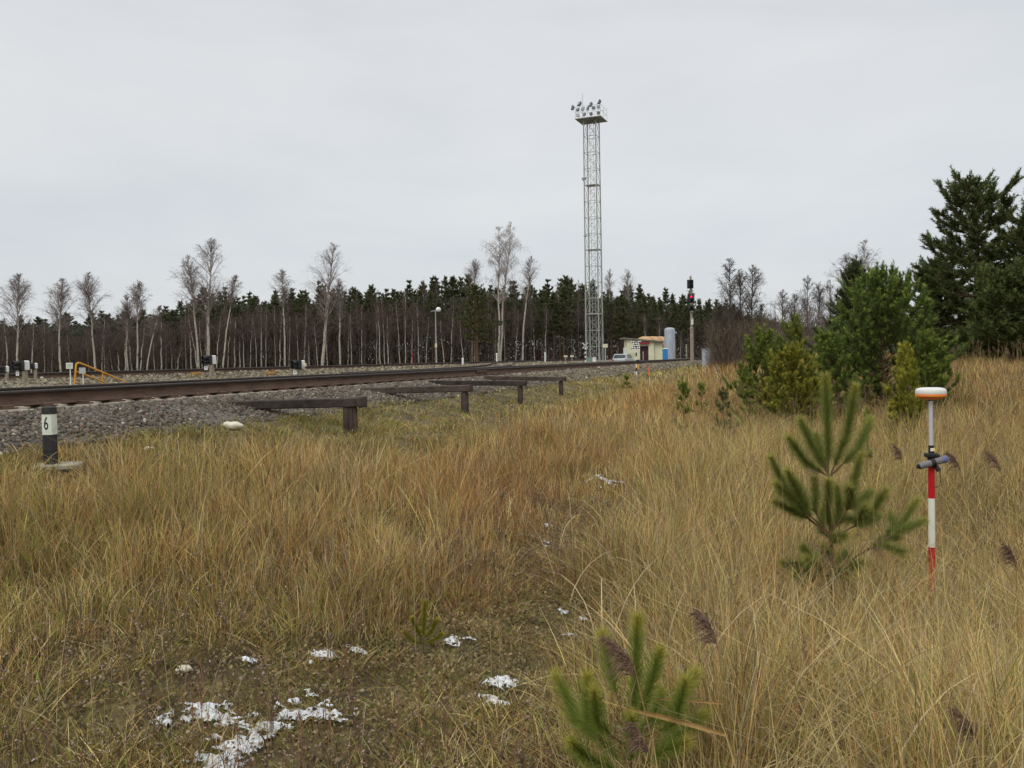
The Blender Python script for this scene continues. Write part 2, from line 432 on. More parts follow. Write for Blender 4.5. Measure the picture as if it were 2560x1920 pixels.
# ballast beds (swept cross-sections)
def sweep(name, prof, t0, t1, step, m, seed=1, wob=.04):
    ts = np.arange(t0, t1 + step, step); n = len(prof); V = []
    for t in ts:
        for j, (p, z) in enumerate(prof):
            pp = p + (float(vnoise(t, j * 3.0, 1.1, seed)) - .5) * wob * 4 * (1 if j in (0, 1) else .3)
            zz = z + (float(vnoise(t, p, .6, seed + 2)) - .5) * wob
            V.append(tuple(tp(t, pp, zz)))
    V = np.array(V); idx = np.arange(len(ts) * n).reshape(len(ts), n)
    F = np.stack([idx[:-1, :-1], idx[1:, :-1], idx[1:, 1:], idx[:-1, 1:]], -1).reshape(-1, 4)
    return mesh_np(name, V, F, mat=m, smooth=True)
RAIL1 = (8.8, 10.32); HEAD1 = 1.32; SLP1 = HEAD1 - .2
tag(sweep('ballast_bed', [(6.0, .55), (6.62, .885), (7.0, .98), (7.55, 1.085), (7.9, 1.095), (9.5, 1.09), (11.2, 1.09), (11.6, 1.05)], -4, 130, .35, M_['ballast']), kind='structure')
tag(sweep('yard_ballast', [(11.5, 1.02), (12.5, 1.06), (14, 1.07), (17, 1.09), (20, 1.12), (22.6, 1.17), (25, 1.19), (28, 1.19), (32, 1.17), (34, .9), (35, .7)], -10, 260, 1.0, M_['ballast2'], seed=4, wob=.05), kind='structure')

# individually crushed stones
def stone_field(name, seed, n, t0, t1, p0, p1, zf, s0, s1, pal, label, tpow=1.0):
    rng = np.random.default_rng(seed); B = NP()
    t = t0 + (t1 - t0) * rng.uniform(0, 1, n) ** tpow; p = rng.uniform(p0, p1, n)
    x = t * TS - p * TC_; y = t * TC_ + p * TS
    keep = (y > 2) & (x > -.66 * y - 3); t, p, x, y = t[keep], p[keep], x[keep], y[keep]; n = len(t)
    z = zf(t, p)
    s = rng.uniform(s0, s1, n) * (1 + np.clip((y - 12) / 30, 0, 1.2))
    z = z + rng.uniform(-.4, .35, n) * s
    pal = np.array(pal); C = pal[rng.integers(0, len(pal), n)] * rng.uniform(.5, 1.5, (n, 1))
    pale = rng.uniform(0, 1, n) < .012; C[pale] = np.array((.42, .38, .30))
    add_stones(B, rng, np.stack([x, y, z], 1), s, C)
    return tag(B.build(name, M_['stone']), label, kind='stuff')
def b1z(t, p):
    return np.interp(p, [6.1, 6.62, 7.0, 7.55, 7.9, 11.2], [.80, .885, .98, 1.085, 1.095, 1.09])
GREY = [(.095, .083, .066), (.12, .10, .078), (.075, .068, .058), (.135, .112, .084), (.105, .098, .085), (.12, .084, .063), (.17, .148, .115)]
TAN = [(.175, .148, .095), (.22, .185, .12), (.13, .11, .075), (.10, .085, .062), (.19, .168, .115)]
MIX = [tuple((a + b) / 2 for a, b in zip(GREY[i], TAN[i % 5])) for i in range(7)]
stone_field('ballast_stones', 11, 42000, 0, 24, 6.45, 8.3, b1z, .015, .035, GREY, 'grey brown crushed stone on the embankment of the nearer railway track', 1.15)
stone_field('ballast_stones', 12, 15000, 24, 75, 6.45, 8.3, b1z, .026, .045, MIX, 'paler crushed stone on the distant stretch of the embankment', 1.3)
stone_field('yard_stones', 13, 26000, 2, 80, 10.7, 27.5, lambda t, p: np.interp(p, [11.5, 12.5, 14, 17, 20, 22.6, 25, 28], [1.03, 1.06, 1.07, 1.09, 1.12, 1.17, 1.19, 1.19]), .026, .05, TAN, 'tan crushed stone between the nearer and the farther railway track', 1.3)

# ------------------------------------------------------------------ TRACKS
def rail_profile():
    return [(-.075, 0), (.075, 0), (.075, .012), (.012, .032), (.010, .135), (.037, .147), (.037, .176), (.030, .18), (-.030, .18), (-.037, .176), (-.037, .147), (-.010, .135), (-.012, .032), (-.075, .012)]
def rail_sweep(name, path, parent, zb):
    """path: list of (t,p). side mesh + bright running surface child"""
    prof = rail_profile(); pts = [tp(t, p) for t, p in path]; V = []; n = len(prof)
    side = []
    for i, q in enumerate(pts):
        a = pts[max(i - 1, 0)]; b = pts[min(i + 1, len(pts) - 1)]; d = (b - a).normalized(); s = Vector((d.y, -d.x, 0)); side.append(s)
        for u, z in prof: V.append(tuple(q + s * u + Vector((0, 0, zb + z))))
    idx = np.arange(len(pts) * n).reshape(len(pts), n)
    idn = np.roll(idx, -1, axis=1)
    F = np.stack([idx[:-1], idn[:-1], idn[1:], idx[1:]], -1).reshape(-1, 4)
    o = mesh_np(name, np.array(V), F, mat=M_['rail_side'], parent=parent)
    o.data.materials.append(M_['rail_head_shade']); mi = np.tile(np.isin(np.arange(n), (4, 5, 6, 7, 8, 9, 10)).astype(np.int32), len(pts) - 1); o.data.polygons.foreach_set('material_index', mi)
    W = []
    for q, s in zip(pts, side):
        for u, z in ((-.034, .1815), (.034, .1815)): W.append(tuple(q + s * u + Vector((0, 0, zb + z))))
    k = np.arange(len(pts) * 2).reshape(-1, 2)
    F2 = np.stack([k[:-1, 0], k[:-1, 1], k[1:, 1], k[1:, 0]], -1)
    mesh_np('running_surface', np.array(W), F2, mat=M_['rail_top'], parent=o)
    return o
def ts_(a, b, s): return [a + (b - a) * i / int((b - a) / s) for i in range(int((b - a) / s) + 1)]
trk = thing('railway_track', 'nearer railway track with rusty rails on concrete sleepers above the grassy slope', 'railway track')
for p in RAIL1:
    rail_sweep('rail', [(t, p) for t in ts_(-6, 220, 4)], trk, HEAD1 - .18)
def sleeper_mb():
    m = MB(); m.box((0, 0, -.1), (2.7, .26, .2), bev=.03)
    return m
sl0 = None
ang_perp = math.atan2(-TS, TC_)
nsl = 0
for i in range(94):
    t = .3 + i * .56
    if sl0 is None:
        sl0 = sleeper_mb().build('sleeper', M_['concrete'], trk); s = sl0
    else:
        s = sl0.copy(); COL.objects.link(s); s.parent = trk
    s.location = tp(t, sum(RAIL1) / 2, SLP1 - .004 + .0); s.rotation_euler = (0, 0, ang_perp)
clip = MB()
for i in range(94):
    t = .3 + i * .56
    for p in RAIL1:
        for sgn in (-1, 1):
            q = tp(t, p + sgn * .105, SLP1 + .022)
            clip.box(q, (.07, .13, .045), rz=ang_perp, bev=.008)
            clip.tube([tp(t, p + sgn * .115, SLP1 + .02), tp(t, p + sgn * .115, SLP1 + .085)], .014, 6)
        clip.box(tp(t, p, SLP1 + .008), (.36, .17, .016), rz=ang_perp)
tag(clip.build('rail_fastening', M_['rail_side'], trk), 'rusty clips and bolts holding the rails to the sleepers', kind='stuff')
for p, tt in ((RAIL1[0], 5.15), (RAIL1[0], 23.5)):
    fp = MB()
    a = tp(tt - .45, p - .026, HEAD1 - .09); b = tp(tt + .45, p - .026, HEAD1 - .09)
    fp.box((a + b) / 2, (.9, .022, .10), rz=math.atan2(TC_, TS), bev=.006)
    for k in range(6):
        q = tp(tt - .38 + k * .152, p - .045, HEAD1 - .09); fp.box(q, (.035, .03, .035), rz=math.atan2(TC_, TS), bev=.005)
    fp.build('fishplate', M_['rail_side'], trk)
for i, (t0, ln) in enumerate(((5.4, .32), (6.1, .42))):
    rm = MB(); rm.box(tp(t0, 8.8 - .13, SLP1 + .006), (ln, .05, .014), rz=math.atan2(TC_, TS)); rm.build('paint_mark', M_['redmark'], trk)

trk2 = thing('railway_track', 'farther railway track running in front of the birch forest', 'railway track')
Z2 = 1.39 - .18
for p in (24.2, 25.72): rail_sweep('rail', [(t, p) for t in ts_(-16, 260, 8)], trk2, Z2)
m = MB()
for i in range(170):
    m.box(tp(-10 + i * .6, 24.96, Z2 - .1), (2.7, .25, .16), rz=ang_perp)
tag(m.build('sleeper', M_['timber_b'], trk2), 'row of dark sleepers under the farther track', kind='stuff')
trk3 = thing('railway_track', 'third railway track directly at the foot of the forest', 'railway track')
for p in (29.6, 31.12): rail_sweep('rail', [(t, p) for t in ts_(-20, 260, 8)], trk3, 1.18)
trk4 = thing('railway_track', 'curved connecting track between the two main tracks', 'railway track')
def cross(off):
    out_ = []
    for i in range(31):
        u = i / 30; s = u * u * (3 - 2 * u)
        out_.append((21 + 62 * u, 10.32 + off + (24.2 - 10.32) * s))
    return out_
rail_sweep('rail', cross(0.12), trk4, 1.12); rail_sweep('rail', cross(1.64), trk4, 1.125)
# switch motor covers, yellow
for k, (px, py, d) in enumerate(((489, 928, 33), (678, 926, 31))):
    q = at(px, py, d); t = thing('switch_cover', ['yellow ribbed cover beside the rail left of the leftmost lone dwarf signal', 'yellow ribbed cover beside the rail between two dwarf signals'][k], 'switch cover', (q.x, q.y, 1.19), group='yellow covers beside the farther track')
    m = MB(); m.box((0, 0, .04), (.34, .26, .10), bev=.02); m.build('cover', M_['dullyellow'], t)
    m = MB()
    for j in range(4): m.box((-.13 + j * .087, 0, .10), (.03, .26, .02))
    m.build('rib', M_['dullyellow'], t)

# ------------------------------------------------------------------ text
def text_mesh(name, s, size, mtl, parent, loc, rot, extrude=.0008, sx=1.0):
    c = bpy.data.curves.new('txt', 'FONT'); c.body = s; c.size = size; c.extrude = extrude; c.align_x = 'CENTER'; c.align_y = 'CENTER'
    o = bpy.data.objects.new('txt', c); COL.objects.link(o)
    dg = bpy.context.evaluated_depsgraph_get(); dg.update()
    me = bpy.data.meshes.new_from_object(o.evaluated_get(dg))
    bpy.data.objects.remove(o); bpy.data.curves.remove(c)
    me.materials.clear(); me.materials.append(mtl); me.name = name
    n = bpy.data.objects.new(name, me); COL.objects.link(n); n.parent = parent; n.location = loc; n.rotation_euler = rot; n.scale = (sx, 1, 1)
    return n

# ------------------------------------------------------------------ MILEPOST 6
d = 7.15
q = at(127, 1157, d)
top = at(123, 1017, d)
mp_ = thing('distance_post', 'short square black and white post numbered 6 on a concrete slab beside the ballast', 'distance post', q, rz=R(-2))
H = top.z - q.z; W = .083
m = MB(); m.box((0, 0, H * .33 - .05), (W, W, H * .66 - .1 + .1), bev=.004); m.build('black_shaft', M_['black'], mp_)
m = MB(); m.box((0, 0, H * .69), (W + .002, W + .002, H * .38 - .0), bev=.004); 
wp = m.build('white_panel', M_['whitepaint'], mp_)
m = MB(); m.box((0, 0, H * .93), (W + .006, W + .006, H * .15), bev=.008); m.build('black_cap', M_['black'], mp_)
text_mesh('numeral', '6', .155, M_['ink'], mp_, (-.004, -W / 2 - .003, H * .70), (R(90), 0, 0), sx=.52)
m = MB(); m.box((.03, .05, -.035), (.36, .27, .05), rz=R(20), bev=.012); m.build('concrete_slab', M_['concrete_pale'], mp_)

# pale boulder by the ballast
q = at(580, 1060, 10.15); q.z = .862
rng = np.random.default_rng(5)
import bmesh
def boulder(name, loc, sx, sy, sz, seed, mtl, label, cat, group=None):
    bm = bmesh.new(); bmesh.ops.create_icosphere(bm, subdivisions=3, radius=1)
    rg = np.random.default_rng(seed); K_ = rg.normal(size=(6, 3)); ph = rg.uniform(0, 6, 6)
    for v in bm.verts:
        c = v.co.copy(); f = 1 + sum(.07 * math.sin(2.2 * (K_[i][0] * c.x + K_[i][1] * c.y + K_[i][2] * c.z) + ph[i]) for i in range(6))
        v.co = Vector((c.x * sx * f, c.y * sy * f, max(c.z, -.6) * sz * f))
    me = bpy.data.meshes.new(name); bm.to_mesh(me); bm.free()
    for p in me.polygons: p.use_smooth = True
    me.materials.append(mtl); o = bpy.data.objects.new(name, me); COL.objects.link(o); o.location = loc
    return tag(o, label, cat, group)
boulder('boulder', (q.x, q.y, q.z), .105, .08, .05, 3, M_['rock'], 'pale cream boulder lying on the grass below the first timber beam', 'boulder')
for k, (px, py, dd, s, lb) in enumerate(((372, 1118, 8.2, .032, 'small flat pale stone in the brown grass right of the distance post'), (460, 1672, 3.9, .028, 'small pale stone on the mossy ground beside the snow'), (110, 1232, 6.6, .018, 'tiny white stone in dry grass below the distance post'), (772, 1150, 9.5, .03, 'pinkish stone in grass left below the first timber post'))):
    q = at(px, py, dd); q.z = max(gzf(q.x, q.y), q.z - .02)
    boulder('stone', (q.x, q.y, q.z + .01), s * 1.4, s, s * .6, 20 + k, M_['rock'], lb, 'stone')

# ------------------------------------------------------------------ TIMBER BEAMS ON POSTS
# (start px,py at ballast ; end px,py ; post px ; base y)
beams = [((570, 1003), (904, 994), 876, 1096, .118, .195, M_['timber'], 'first and nearest dark timber beam reaching out of the ballast onto a thick split post'),
         ((926, 969), (1178, 962), 1162, 1052, .118, .15, M_['timber_b'], 'second timber beam from the distance post, brown, on a straight post'),
         ((1112, 951), (1315, 952), 1301, 1018, .105, .13, M_['timber'], 'third timber beam, the blackest, between the brown ones'),
         ((1246, 940), (1414, 942), 1403, 990, .10, .13, M_['timber_b'], 'fourth timber beam, thin and round ended, farthest of the row'),]
for bi, (s0, s1, ppx, pby, th, pw, mt, lb) in enumerate(beams):
    pe = 5.55
    # depth so that the post stands at across-track distance pe
    a = (ppx - 1280) / FPX
    dd = pe / (-a * TC_ + TS)
    e1 = at(s1[0], s1[1], dd * .997); e1t = e1.x * TS + e1.y * TC_
    a0 = (s0[0] - 1280) / FPX; y0 = e1t / (a0 * TS + TC_)
    e0 = at(s0[0], s0[1], y0)
    root = thing('timber_beam', lb, 'timber beam', (e1.x, e1.y, gzf(e1.x, e1.y)), group='timber beams on posts along the embankment')
    L0 = Vector(root.location); v0 = e0 - L0; v1 = e1 - L0
    dirv = (v1 - v0).normalized(); v0 = v0 - dirv * .35
    ln = (v1 - v0).length; X = dirv; Y = Vector((0, 0, 1)).cross(X).normalized(); Z = X.cross(Y)
    Mx = Matrix((X, Y, Z)).transposed()
    rg = random.Random(bi)
    m = MB(); n = 14; prof = []
    V = []; F = []
    for i in range(n + 1):
        c = v0 + (v1 - v0) * (i / n) + Vector((0, 0, -th / 2))
        w2 = .085 * rg.uniform(.95, 1.05); h2 = th / 2 * rg.uniform(.96, 1.04)
        for u, v in ((-1, -.8), (-.8, -1), (.8, -1), (1, -.8), (1, .8), (.8, 1), (-.8, 1), (-1, .8)):
            V.append(c + Mx @ Vector((0, u * w2, v * h2)))
    for i in range(n):
        for k in range(8): F.append((i * 8 + k, i * 8 + (k + 1) % 8, i * 8 + 8 + (k + 1) % 8, i * 8 + 8 + k))
    F += [tuple(range(7, -1, -1)), tuple(range(n * 8, n * 8 + 8))]
    m._a(V, F); m.build('beam', mt, root)
    pt = at(ppx, 1000, dd); pt.z = e1.z - th; gl = at(ppx, pby, dd).z - .25
    ztop = e1.z - th - .004 - L0.z; zb = min(gl, gzf(pt.x, pt.y) - .2) - L0.z
    px_, py_ = pt.x - L0.x, pt.y - L0.y
    m = MB()
    rot = math.atan2(X.y, X.x)
    if bi == 0:
        for k, (ox, w_) in enumerate(((-.062, .07), (.012, .06), (.07, .045))):
            c = Mx @ Vector((ox, 0, 0))
            m.tube([(px_ + c.x, py_ + c.y, zb), (px_ + c.x * 1.05, py_ + c.y, (zb + ztop) / 2), (px_ + c.x * .9, py_ + c.y, ztop)], [w_ * .72, w_ * .66, w_ * .7], 7)
        m.build('post', M_['timber_b'], root)
        m = MB(); m.box((v1.x + X.x * .006, v1.y + X.y * .006, v1.z - th / 2 + .004), (.06, .19, th + .03), rz=rot, bev=.015); m.build('end_cleat', M_['timber_b'], root)
    else:
        m.box((px_, py_, (zb + ztop) / 2), (pw * .75, pw * .85, ztop - zb), rz=rot, bev=.02); m.build('post', M_['timber_b'], root)
# far fifth stub
q = at(1672, 905, 66)
r5 = thing('timber_beam', 'short dark timber stub poking from the ballast far away near the railway signal', 'timber beam', q, group='timber beams on posts along the embankment')
m = MB(); m.box((0, 0, 0), (1.3, .3, .16), rz=R(-14), bev=.02); m.build('beam', M_['timber'], r5)

# ------------------------------------------------------------------ DWARF SIGNALS
def dwarf(px, cy, d, hh, label, basey, plate, txt, side='white', extra=False, rz=R(-32)):
    c = at(px, cy, d); base = at(px, basey, d)
    q = Vector((c.x, c.y, min(base.z, 1.12)))
    t = thing('dwarf_signal', label, 'railway signal', q, rz=rz, group='low dwarf signals between the tracks')
    zc = c.z - q.z; s = hh
    m = MB(); m.box((.02, .05, zc), (s * 1.05, s * .16, s * .98), bev=.02); m.build('back_plate', M_['black'], t)
    m = MB(); m.box((s * .12, .05 + s * .35, zc), (s * .9, s * .5, s * .95), bev=.02); m.build('housing', M_['white'], t)
    for k in (-1, 1):
        h_ = MB(); zc2 = zc + k * s * .22
        n = 12; V = []; F = []
        for (yy, rr) in ((-.0, s * .23), (-s * .55, s * .24), (-s * .55, s * .21), (0, s * .2)):
            for i in range(n): 
                a = 2 * math.pi * i / n; V.append((-s * .05 + rr * math.cos(a), yy, zc2 + rr * math.sin(a)))
        for r_ in range(3):
            for i in range(n): F.append((r_ * n + i, r_ * n + (i + 1) % n, r_ * n + n + (i + 1) % n, r_ * n + n + i))
        h_._a(V, F); vz = h_.build('visor', M_['black'], t)
        lz = MB(); lz.lathe([(s * .18, 0), (s * .12, .02)], (-s * .05, -.01, zc2), 12, Matrix.Rotation(R(90), 3, 'X')); lz.build('lens', M_['darkgrey'], t)
    m = MB(); m.box((s * .2, .12, (zc - s * .5) / 2), (s * .52, s * .4, zc - s * .5), bev=.02); m.build('mast', M_['concrete'], t)
    if plate:
        pz = at(px, plate, d).z - q.z
        m = MB(); m.box((-s * .15, -.02, pz), (s * .52, .012, s * .40)); pl = m.build('number_plate', M_['white'], t)
        text_mesh('lettering', txt, s * .2, M_['ink'], pl, (-s * .15, -.0275, pz), (R(90), 0, 0), sx=.8)
    if extra:
        m = MB(); m.box((s * .12 + s * .62, .05 + s * .35, zc - .01), (s * .3, s * .3, s * .36), bev=.01); m.build('junction_box', M_['cream_sign'], t)
    return t
dwarf(47, 914, 23.5, .28, 'front one of the overlapping pair of dwarf signals at the left edge', 950, 934, 'M3')
dwarf(77, 915, 27.5, .20, 'rear, smaller one of the overlapping pair of dwarf signals at the left edge', 940, None, '')
dwarf(4, 923, 26, .2, 'dwarf signal half cut off by the left edge', 950, None, '')
dwarf(518, 900, 31, .34, 'dwarf signal with plate P503 in front of the farther track, alone', 930, 920, 'P503')
dwarf(741, 912, 26, .28, 'dwarf signal with small side box standing just behind the nearer rail', 943, 931, 'P511', extra=True)

# ------------------------------------------------------------------ SIGNS AND YELLOW HANDRAIL
def plate_sign(px, top, bot, basey, wpx, d, label, mt, cat='sign', back=False, lines=True, name='sign_post', postm='white', rz=0):
    a = at(px, top, d); b = at(px, bot, d); g0 = at(px, basey, d)
    t = thing(name, label, cat, (a.x, a.y, g0.z), rz=rz)
    w_ = wpx * d / FPX; h_ = a.z - b.z
    m = MB(); m.tube([(0, .0, -.3), (0, 0, b.z - g0.z + h_ * .5)], .0125 * max(1, d / 22), 8); m.build('post', M_[postm], t)
    m = MB(); m.box((0, -.03, (a.z + b.z) / 2 - g0.z), (w_, .02, h_), bev=.003); pl = m.build('plate', mt, t)
    if lines:
        m = MB()
        for k in range(3): m.box((0, -.0415, (a.z + b.z) / 2 - g0.z + h_ * (.2 - .2 * k)), (w_ * (.8 if k == 0 else .6), .002, h_ * .05))
        m.build('lettering', M_['lamp_grey'], pl)
    return t
plate_sign(175, 907, 922, 972, 16.5, 21, 'small white sign on a thin white post left of the yellow handrail', M_['whitepaint'])
plate_sign(207, 919, 934, 972, 16, 21.5, 'small grey backed sign on a thin post behind the yellow handrail', M_['galv'], lines=False)
plate_sign(1513, 860, 869, 906, 12.5, 80, 'cream rectangular sign on a post right of the light mast', M_['cream_sign'], lines=False, postm='galv')
hd = 23.0
def hp(px, py): return at(px, py, hd + (px - 187) * .012)
hq = hp(187, 966)
hr = thing('handrail', 'yellow tubular handrail sloping down to the right between the tracks', 'handrail', hq)
def rel(v): return v - hq
m = MB(); m.tube([rel(hp(186, 975)), rel(hp(188, 940)), rel(hp(190, 914)), rel(hp(192, 909)), rel(hp(196, 907)), rel(hp(204, 909)), rel(hp(260, 932)), rel(hp(318, 957)), rel(hp(323, 960)), rel(hp(326, 975))], .025, 8); m.build('top_rail', M_['yellow'], hr, smooth=True)
m = MB(); m.tube([rel(hp(189, 928)), rel(hp(240, 947)), rel(hp(300, 972))], .022, 8); m.build('lower_rail', M_['yellow'], hr, smooth=True)
m = MB(); m.tube([rel(hp(257, 931)), rel(hp(253, 975))], .019, 8); m.build('support', M_['yellow'], hr, smooth=True)

# ------------------------------------------------------------------ LIGHT MAST
d = 90.0
qb = at(1487, 906, d); qt = at(1473, 302, d)
Hm = (at(1480, 302, d).z - qb.z)
lean = (qt.x - qb.x) 
mast = thing('light_mast', 'tall galvanised lattice light mast with a crown of floodlights', 'light mast', (qb.x, qb.y, qb.z), rz=R(-23))
mast.rotation_euler = (0, 0, R(-23))
A = 33.6 * d / FPX; At = 33 * d / FPX * .93
def leg(sx, sy, z): 
    k = A + (At - A) * z / Hm
    return Vector((sx * k / 2, sy * k / 2, z))
for sx, sy in ((-1, -1), (1, -1), (1, 1), (-1, 1)):
    m = MB(); m.tube([leg(sx, sy, -.3), leg(sx, sy, Hm)], [.075, .058], 6); m.build('leg', M_['galv_olive'], mast)
nb = 15; step = Hm / nb
br = MB(); hz_ = MB()
cor = ((-1, -1), (1, -1), (1, 1), (-1, 1))
for i in range(nb):
    z0, z1 = i * step, (i + 1) * step
    for k in range(4):
        a, b = cor[k], cor[(k + 1) % 4]
        br.tube([leg(*a, z0), leg(*b, z1)], .017, 4); br.tube([leg(*b, z0), leg(*a, z1)], .017, 4)
        if i: hz_.tube([leg(*a, z0), leg(*b, z0)], .028, 4)
        hz_.box((leg(*a, (z0 + z1) / 2) + leg(*b, (z0 + z1) / 2)) / 2, (.07, .07, .07))
br.build('diagonal_bracing', M_['galv_olive'], mast); hz_.build('horizontal_bracing', M_['galv_olive'], mast)
for fz in (3, 7, 11):
    m = MB(); z = fz * step + .08; k = leg(1, 1, z).x * 2
    m.box((0, k * .18, z), (k, k * .64, .06)); m.build('landing', M_['galv'], mast)
lad = MB()
for sx in (-.2, .2): lad.tube([(sx - .12, A * .30, 0), (sx - .12, A * .30, Hm)], .022, 5)
for i in range(int(Hm / .35)): lad.tube([(-.32, A * .30, .2 + i * .35), (.08, A * .30, .2 + i * .35)], .013, 4)
lad.build('ladder', M_['galv'], mast)
# platform
PW = 82 * d / FPX / 1.31
pf = MB(); pf.box((0, 0, Hm + .06), (PW * 1.05, PW * .95, .07)); pf.box((0, 0, Hm - .05), (PW * .8, .12, .12)); pf.box((0, 0, Hm - .05), (.12, PW * .8, .12))
pf.build('platform', M_['galv_olive'], mast)
ra = MB(); hx, hy = PW * 1.05 / 2 - .04, PW * .95 / 2 - .04
for zz in (.6, 1.15):
    pts = [(-hx, -hy), (hx, -hy), (hx, hy), (-hx, hy), (-hx, -hy)]
    for i in range(4): ra.tube([(*pts[i], Hm + .1 + zz), (*pts[i + 1], Hm + .1 + zz)], .014, 5)
for x, y in ((-hx, -hy), (0, -hy), (hx, -hy), (hx, 0), (hx, hy), (0, hy), (-hx, hy), (-hx, 0)):
    ra.tube([(x, y, Hm + .1), (x, y, Hm + 1.25)], .014, 5)
ra.build('guard_rail', M_['galv_olive'], mast)
def flood(x, y, z, az, el, s=1.0):
    rot = Matrix.Rotation(az, 3, 'Z') @ Matrix.Rotation(el, 3, 'X')
    c = Vector((x, y, z))
    m = MB(); V = []; 
    for (yy, w_, h_) in ((-.20, .30, .26), (.0, .27, .23), (.16, .14, .13)):
        for u, v in ((-1, -1), (1, -1), (1, 1), (-1, 1)): V.append(c + rot @ Vector((u * w_ * s, yy * s, v * h_ * s)))
    F = [(3, 2, 1, 0), (8, 9, 10, 11)] + [(r_ * 4 + i, r_ * 4 + (i + 1) % 4, r_ * 4 + 4 + (i + 1) % 4, r_ * 4 + 4 + i) for r_ in range(2) for i in range(4)]
    m._a(V, F); o = m.build('floodlight', M_['lamp_grey'], mast)
    g_ = MB(); g_.box(c + rot @ Vector((0, -.215 * s, 0)), (.54 * s, .02, .46 * s), rot=rot); g_.build('glass', M_['lens'], o)
    b = MB(); b.tube([c + rot @ Vector((0, .02, -.1)), (x, y, z - .45 * s)], .025, 5); b.build('bracket', M_['galv'], o)
rg = random.Random(4)
tops = [(-hx - .25, -hy + .1, 1.25, R(-70), R(-15)), (-hx + .35, -hy + .5, 1.65, R(-40), R(-25)), (.0, 0, 1.65, R(-50), R(-20)), (hx - .55, hy - .7, 1.95, R(-65), R(-25))]
for x, y, z, a, e_ in tops: flood(x, y, Hm + z, a, e_, .8)
for i in range(5): flood(-hx + .25 + i * (2 * hx - .5) / 4, -hy + .2, Hm + 1.0, rg.uniform(-1.0, 1.0), R(rg.uniform(-25, 25)), .62)
for i in range(4): flood(-hx + .25 + i * (2 * hx - .5) / 3, -hy + .15, Hm + .42, rg.uniform(-1.0, 1.0), R(rg.uniform(-20, 35)), .6)
m = MB(); m.tube([(-hx + .35, hy * .2, Hm), (-hx + .35, hy * .2, Hm + 3.0)], [.035, .02], 6); m.build('lightning_rod', M_['galv'], mast)
# horn loudspeakers and small camera on the mast
def side_horn(py, s, nm='horn_loudspeaker'):
    z = at(1450, py, d).z - qb.z; m = MB()
    lg = leg(-1, 1, z); c = lg + Vector((-.28, -.05, 0))
    m.lathe([(.04, .12), (.10, 0), (.24 * s, -.30), (.27 * s, -.31)], c, 14, Matrix.Rotation(R(62), 3, 'Y')); m.tube([c, lg], .03, 5)
    m.build(nm, M_['lamp_grey'], mast)
side_horn(441, 1.0)
z = at(1450, 587, d).z - qb.z; lg = leg(-1, 1, z); m = MB(); m.tube([lg, lg + Vector((-.35, 0, .05))], .025, 5); m.box(lg + Vector((-.4, 0, 0)), (.28, .16, .16), bev=.02); m.build('camera_unit', M_['lamp_grey'], mast)
# cabinets at the foot
for px, wpx, y0, y1, mt, lb, dd in ((1475, 12, 893, 906, 'teal', 'grey green electric cabinet at the foot of the light mast', 87), (1485, 9, 893, 906, 'white', 'small white electric cabinet beside the grey green one under the mast', 87)):
    a = at(px, y0, dd); b = at(px, y1, dd); t = thing('electric_cabinet', lb, 'cabinet', (a.x, a.y, b.z))
    w_ = wpx * dd / FPX; h_ = a.z - b.z
    m = MB(); m.box((0, 0, h_ / 2), (w_, .3, h_), bev=.02); m.build('body', M_[mt], t)
    m = MB(); m.box((0, -.155, h_ * .5), (w_ * .86, .012, h_ * .84)); m.build('door', M_[mt], t)
    m = MB(); m.box((0, 0, h_ + .012), (w_ + .05, .36, .024)); m.build('lid', M_['galv'], t)

# ------------------------------------------------------------------ CHEQUERED CROSS MARKERS
def cross_marker(px, y_top, y_base, d, cw, label, grey_from=None, lamp=False):
    b = at(px, y_base, d); tz = at(px, y_top, d).z; Ht = tz - b.z
    t = thing('crossing_marker', label, 'crossing marker', b, rz=R(-20), group='black and white crossing markers')
    if grey_from is not None: gz_ = at(px, grey_from, d).z - b.z
    else: gz_ = 0
    r_ = .022 * d / 26
    if gz_ > 0:
        m = MB(); m.tube([(0.015, 0, -.4), (0.015, 0, gz_)], [r_ * 1.5, r_ * 1.35], 8); m.build('grey_post', M_['concrete'], t)
    zc = Ht - cw * .42; n = 8
    wh = MB(); bl = MB(); st = (zc - gz_) / n
    for i in range(n): (wh if i % 2 == 0 else bl).tube([(0, 0, gz_ + i * st), (0, 0, gz_ + (i + 1) * st)], r_, 8)
    wh.build('white_band', M_['white'], t); bl.build('black_band', M_['black'], t)
    wb = MB(); bb = MB(); seg = 9; hl = cw * .62
    for s in (-1, 1):
        an = s * R(47); rot = Matrix.Rotation(an, 3, 'Y')
        for row in (0, 1):
            for i in range(seg):
                u = -hl + (i + .5) * 2 * hl / seg
                if s > 0 and abs(u) < cw * .1: continue
                (wb if (i + row) % 2 == 0 else bb).box(Vector((0, -r_ - .012, zc)) + rot @ Vector((u, 0, (row - .5) * cw * .12)), (2 * hl / seg, .014, cw * .12), rot=rot)
    ca = wb.build('cross_arms', M_['white'], t); bb.build('cross_chequers', M_['black'], ca)
    if lamp:
        zz = at(px, 904, d).z - b.z
        m = MB(); m.box((.055, 0, zz), (.085, .07, .12), bev=.01); m.build('black_box', M_['black'], t)
        zz2 = at(px, 917, d).z - b.z
        m = MB(); m.box((.055, -.002, zz2), (.062, .06, .15), bev=.01); m.build('yellow_box', M_['yellow'], t)
    return t
cross_marker(1592, 852, 978, 26, .30, 'nearer black and white chequered cross on a striped post with a yellow box', grey_from=938, lamp=True)
cross_marker(1464, 857, 905, 76, .55, 'farther chequered cross on a striped post standing at the foot of the light mast')
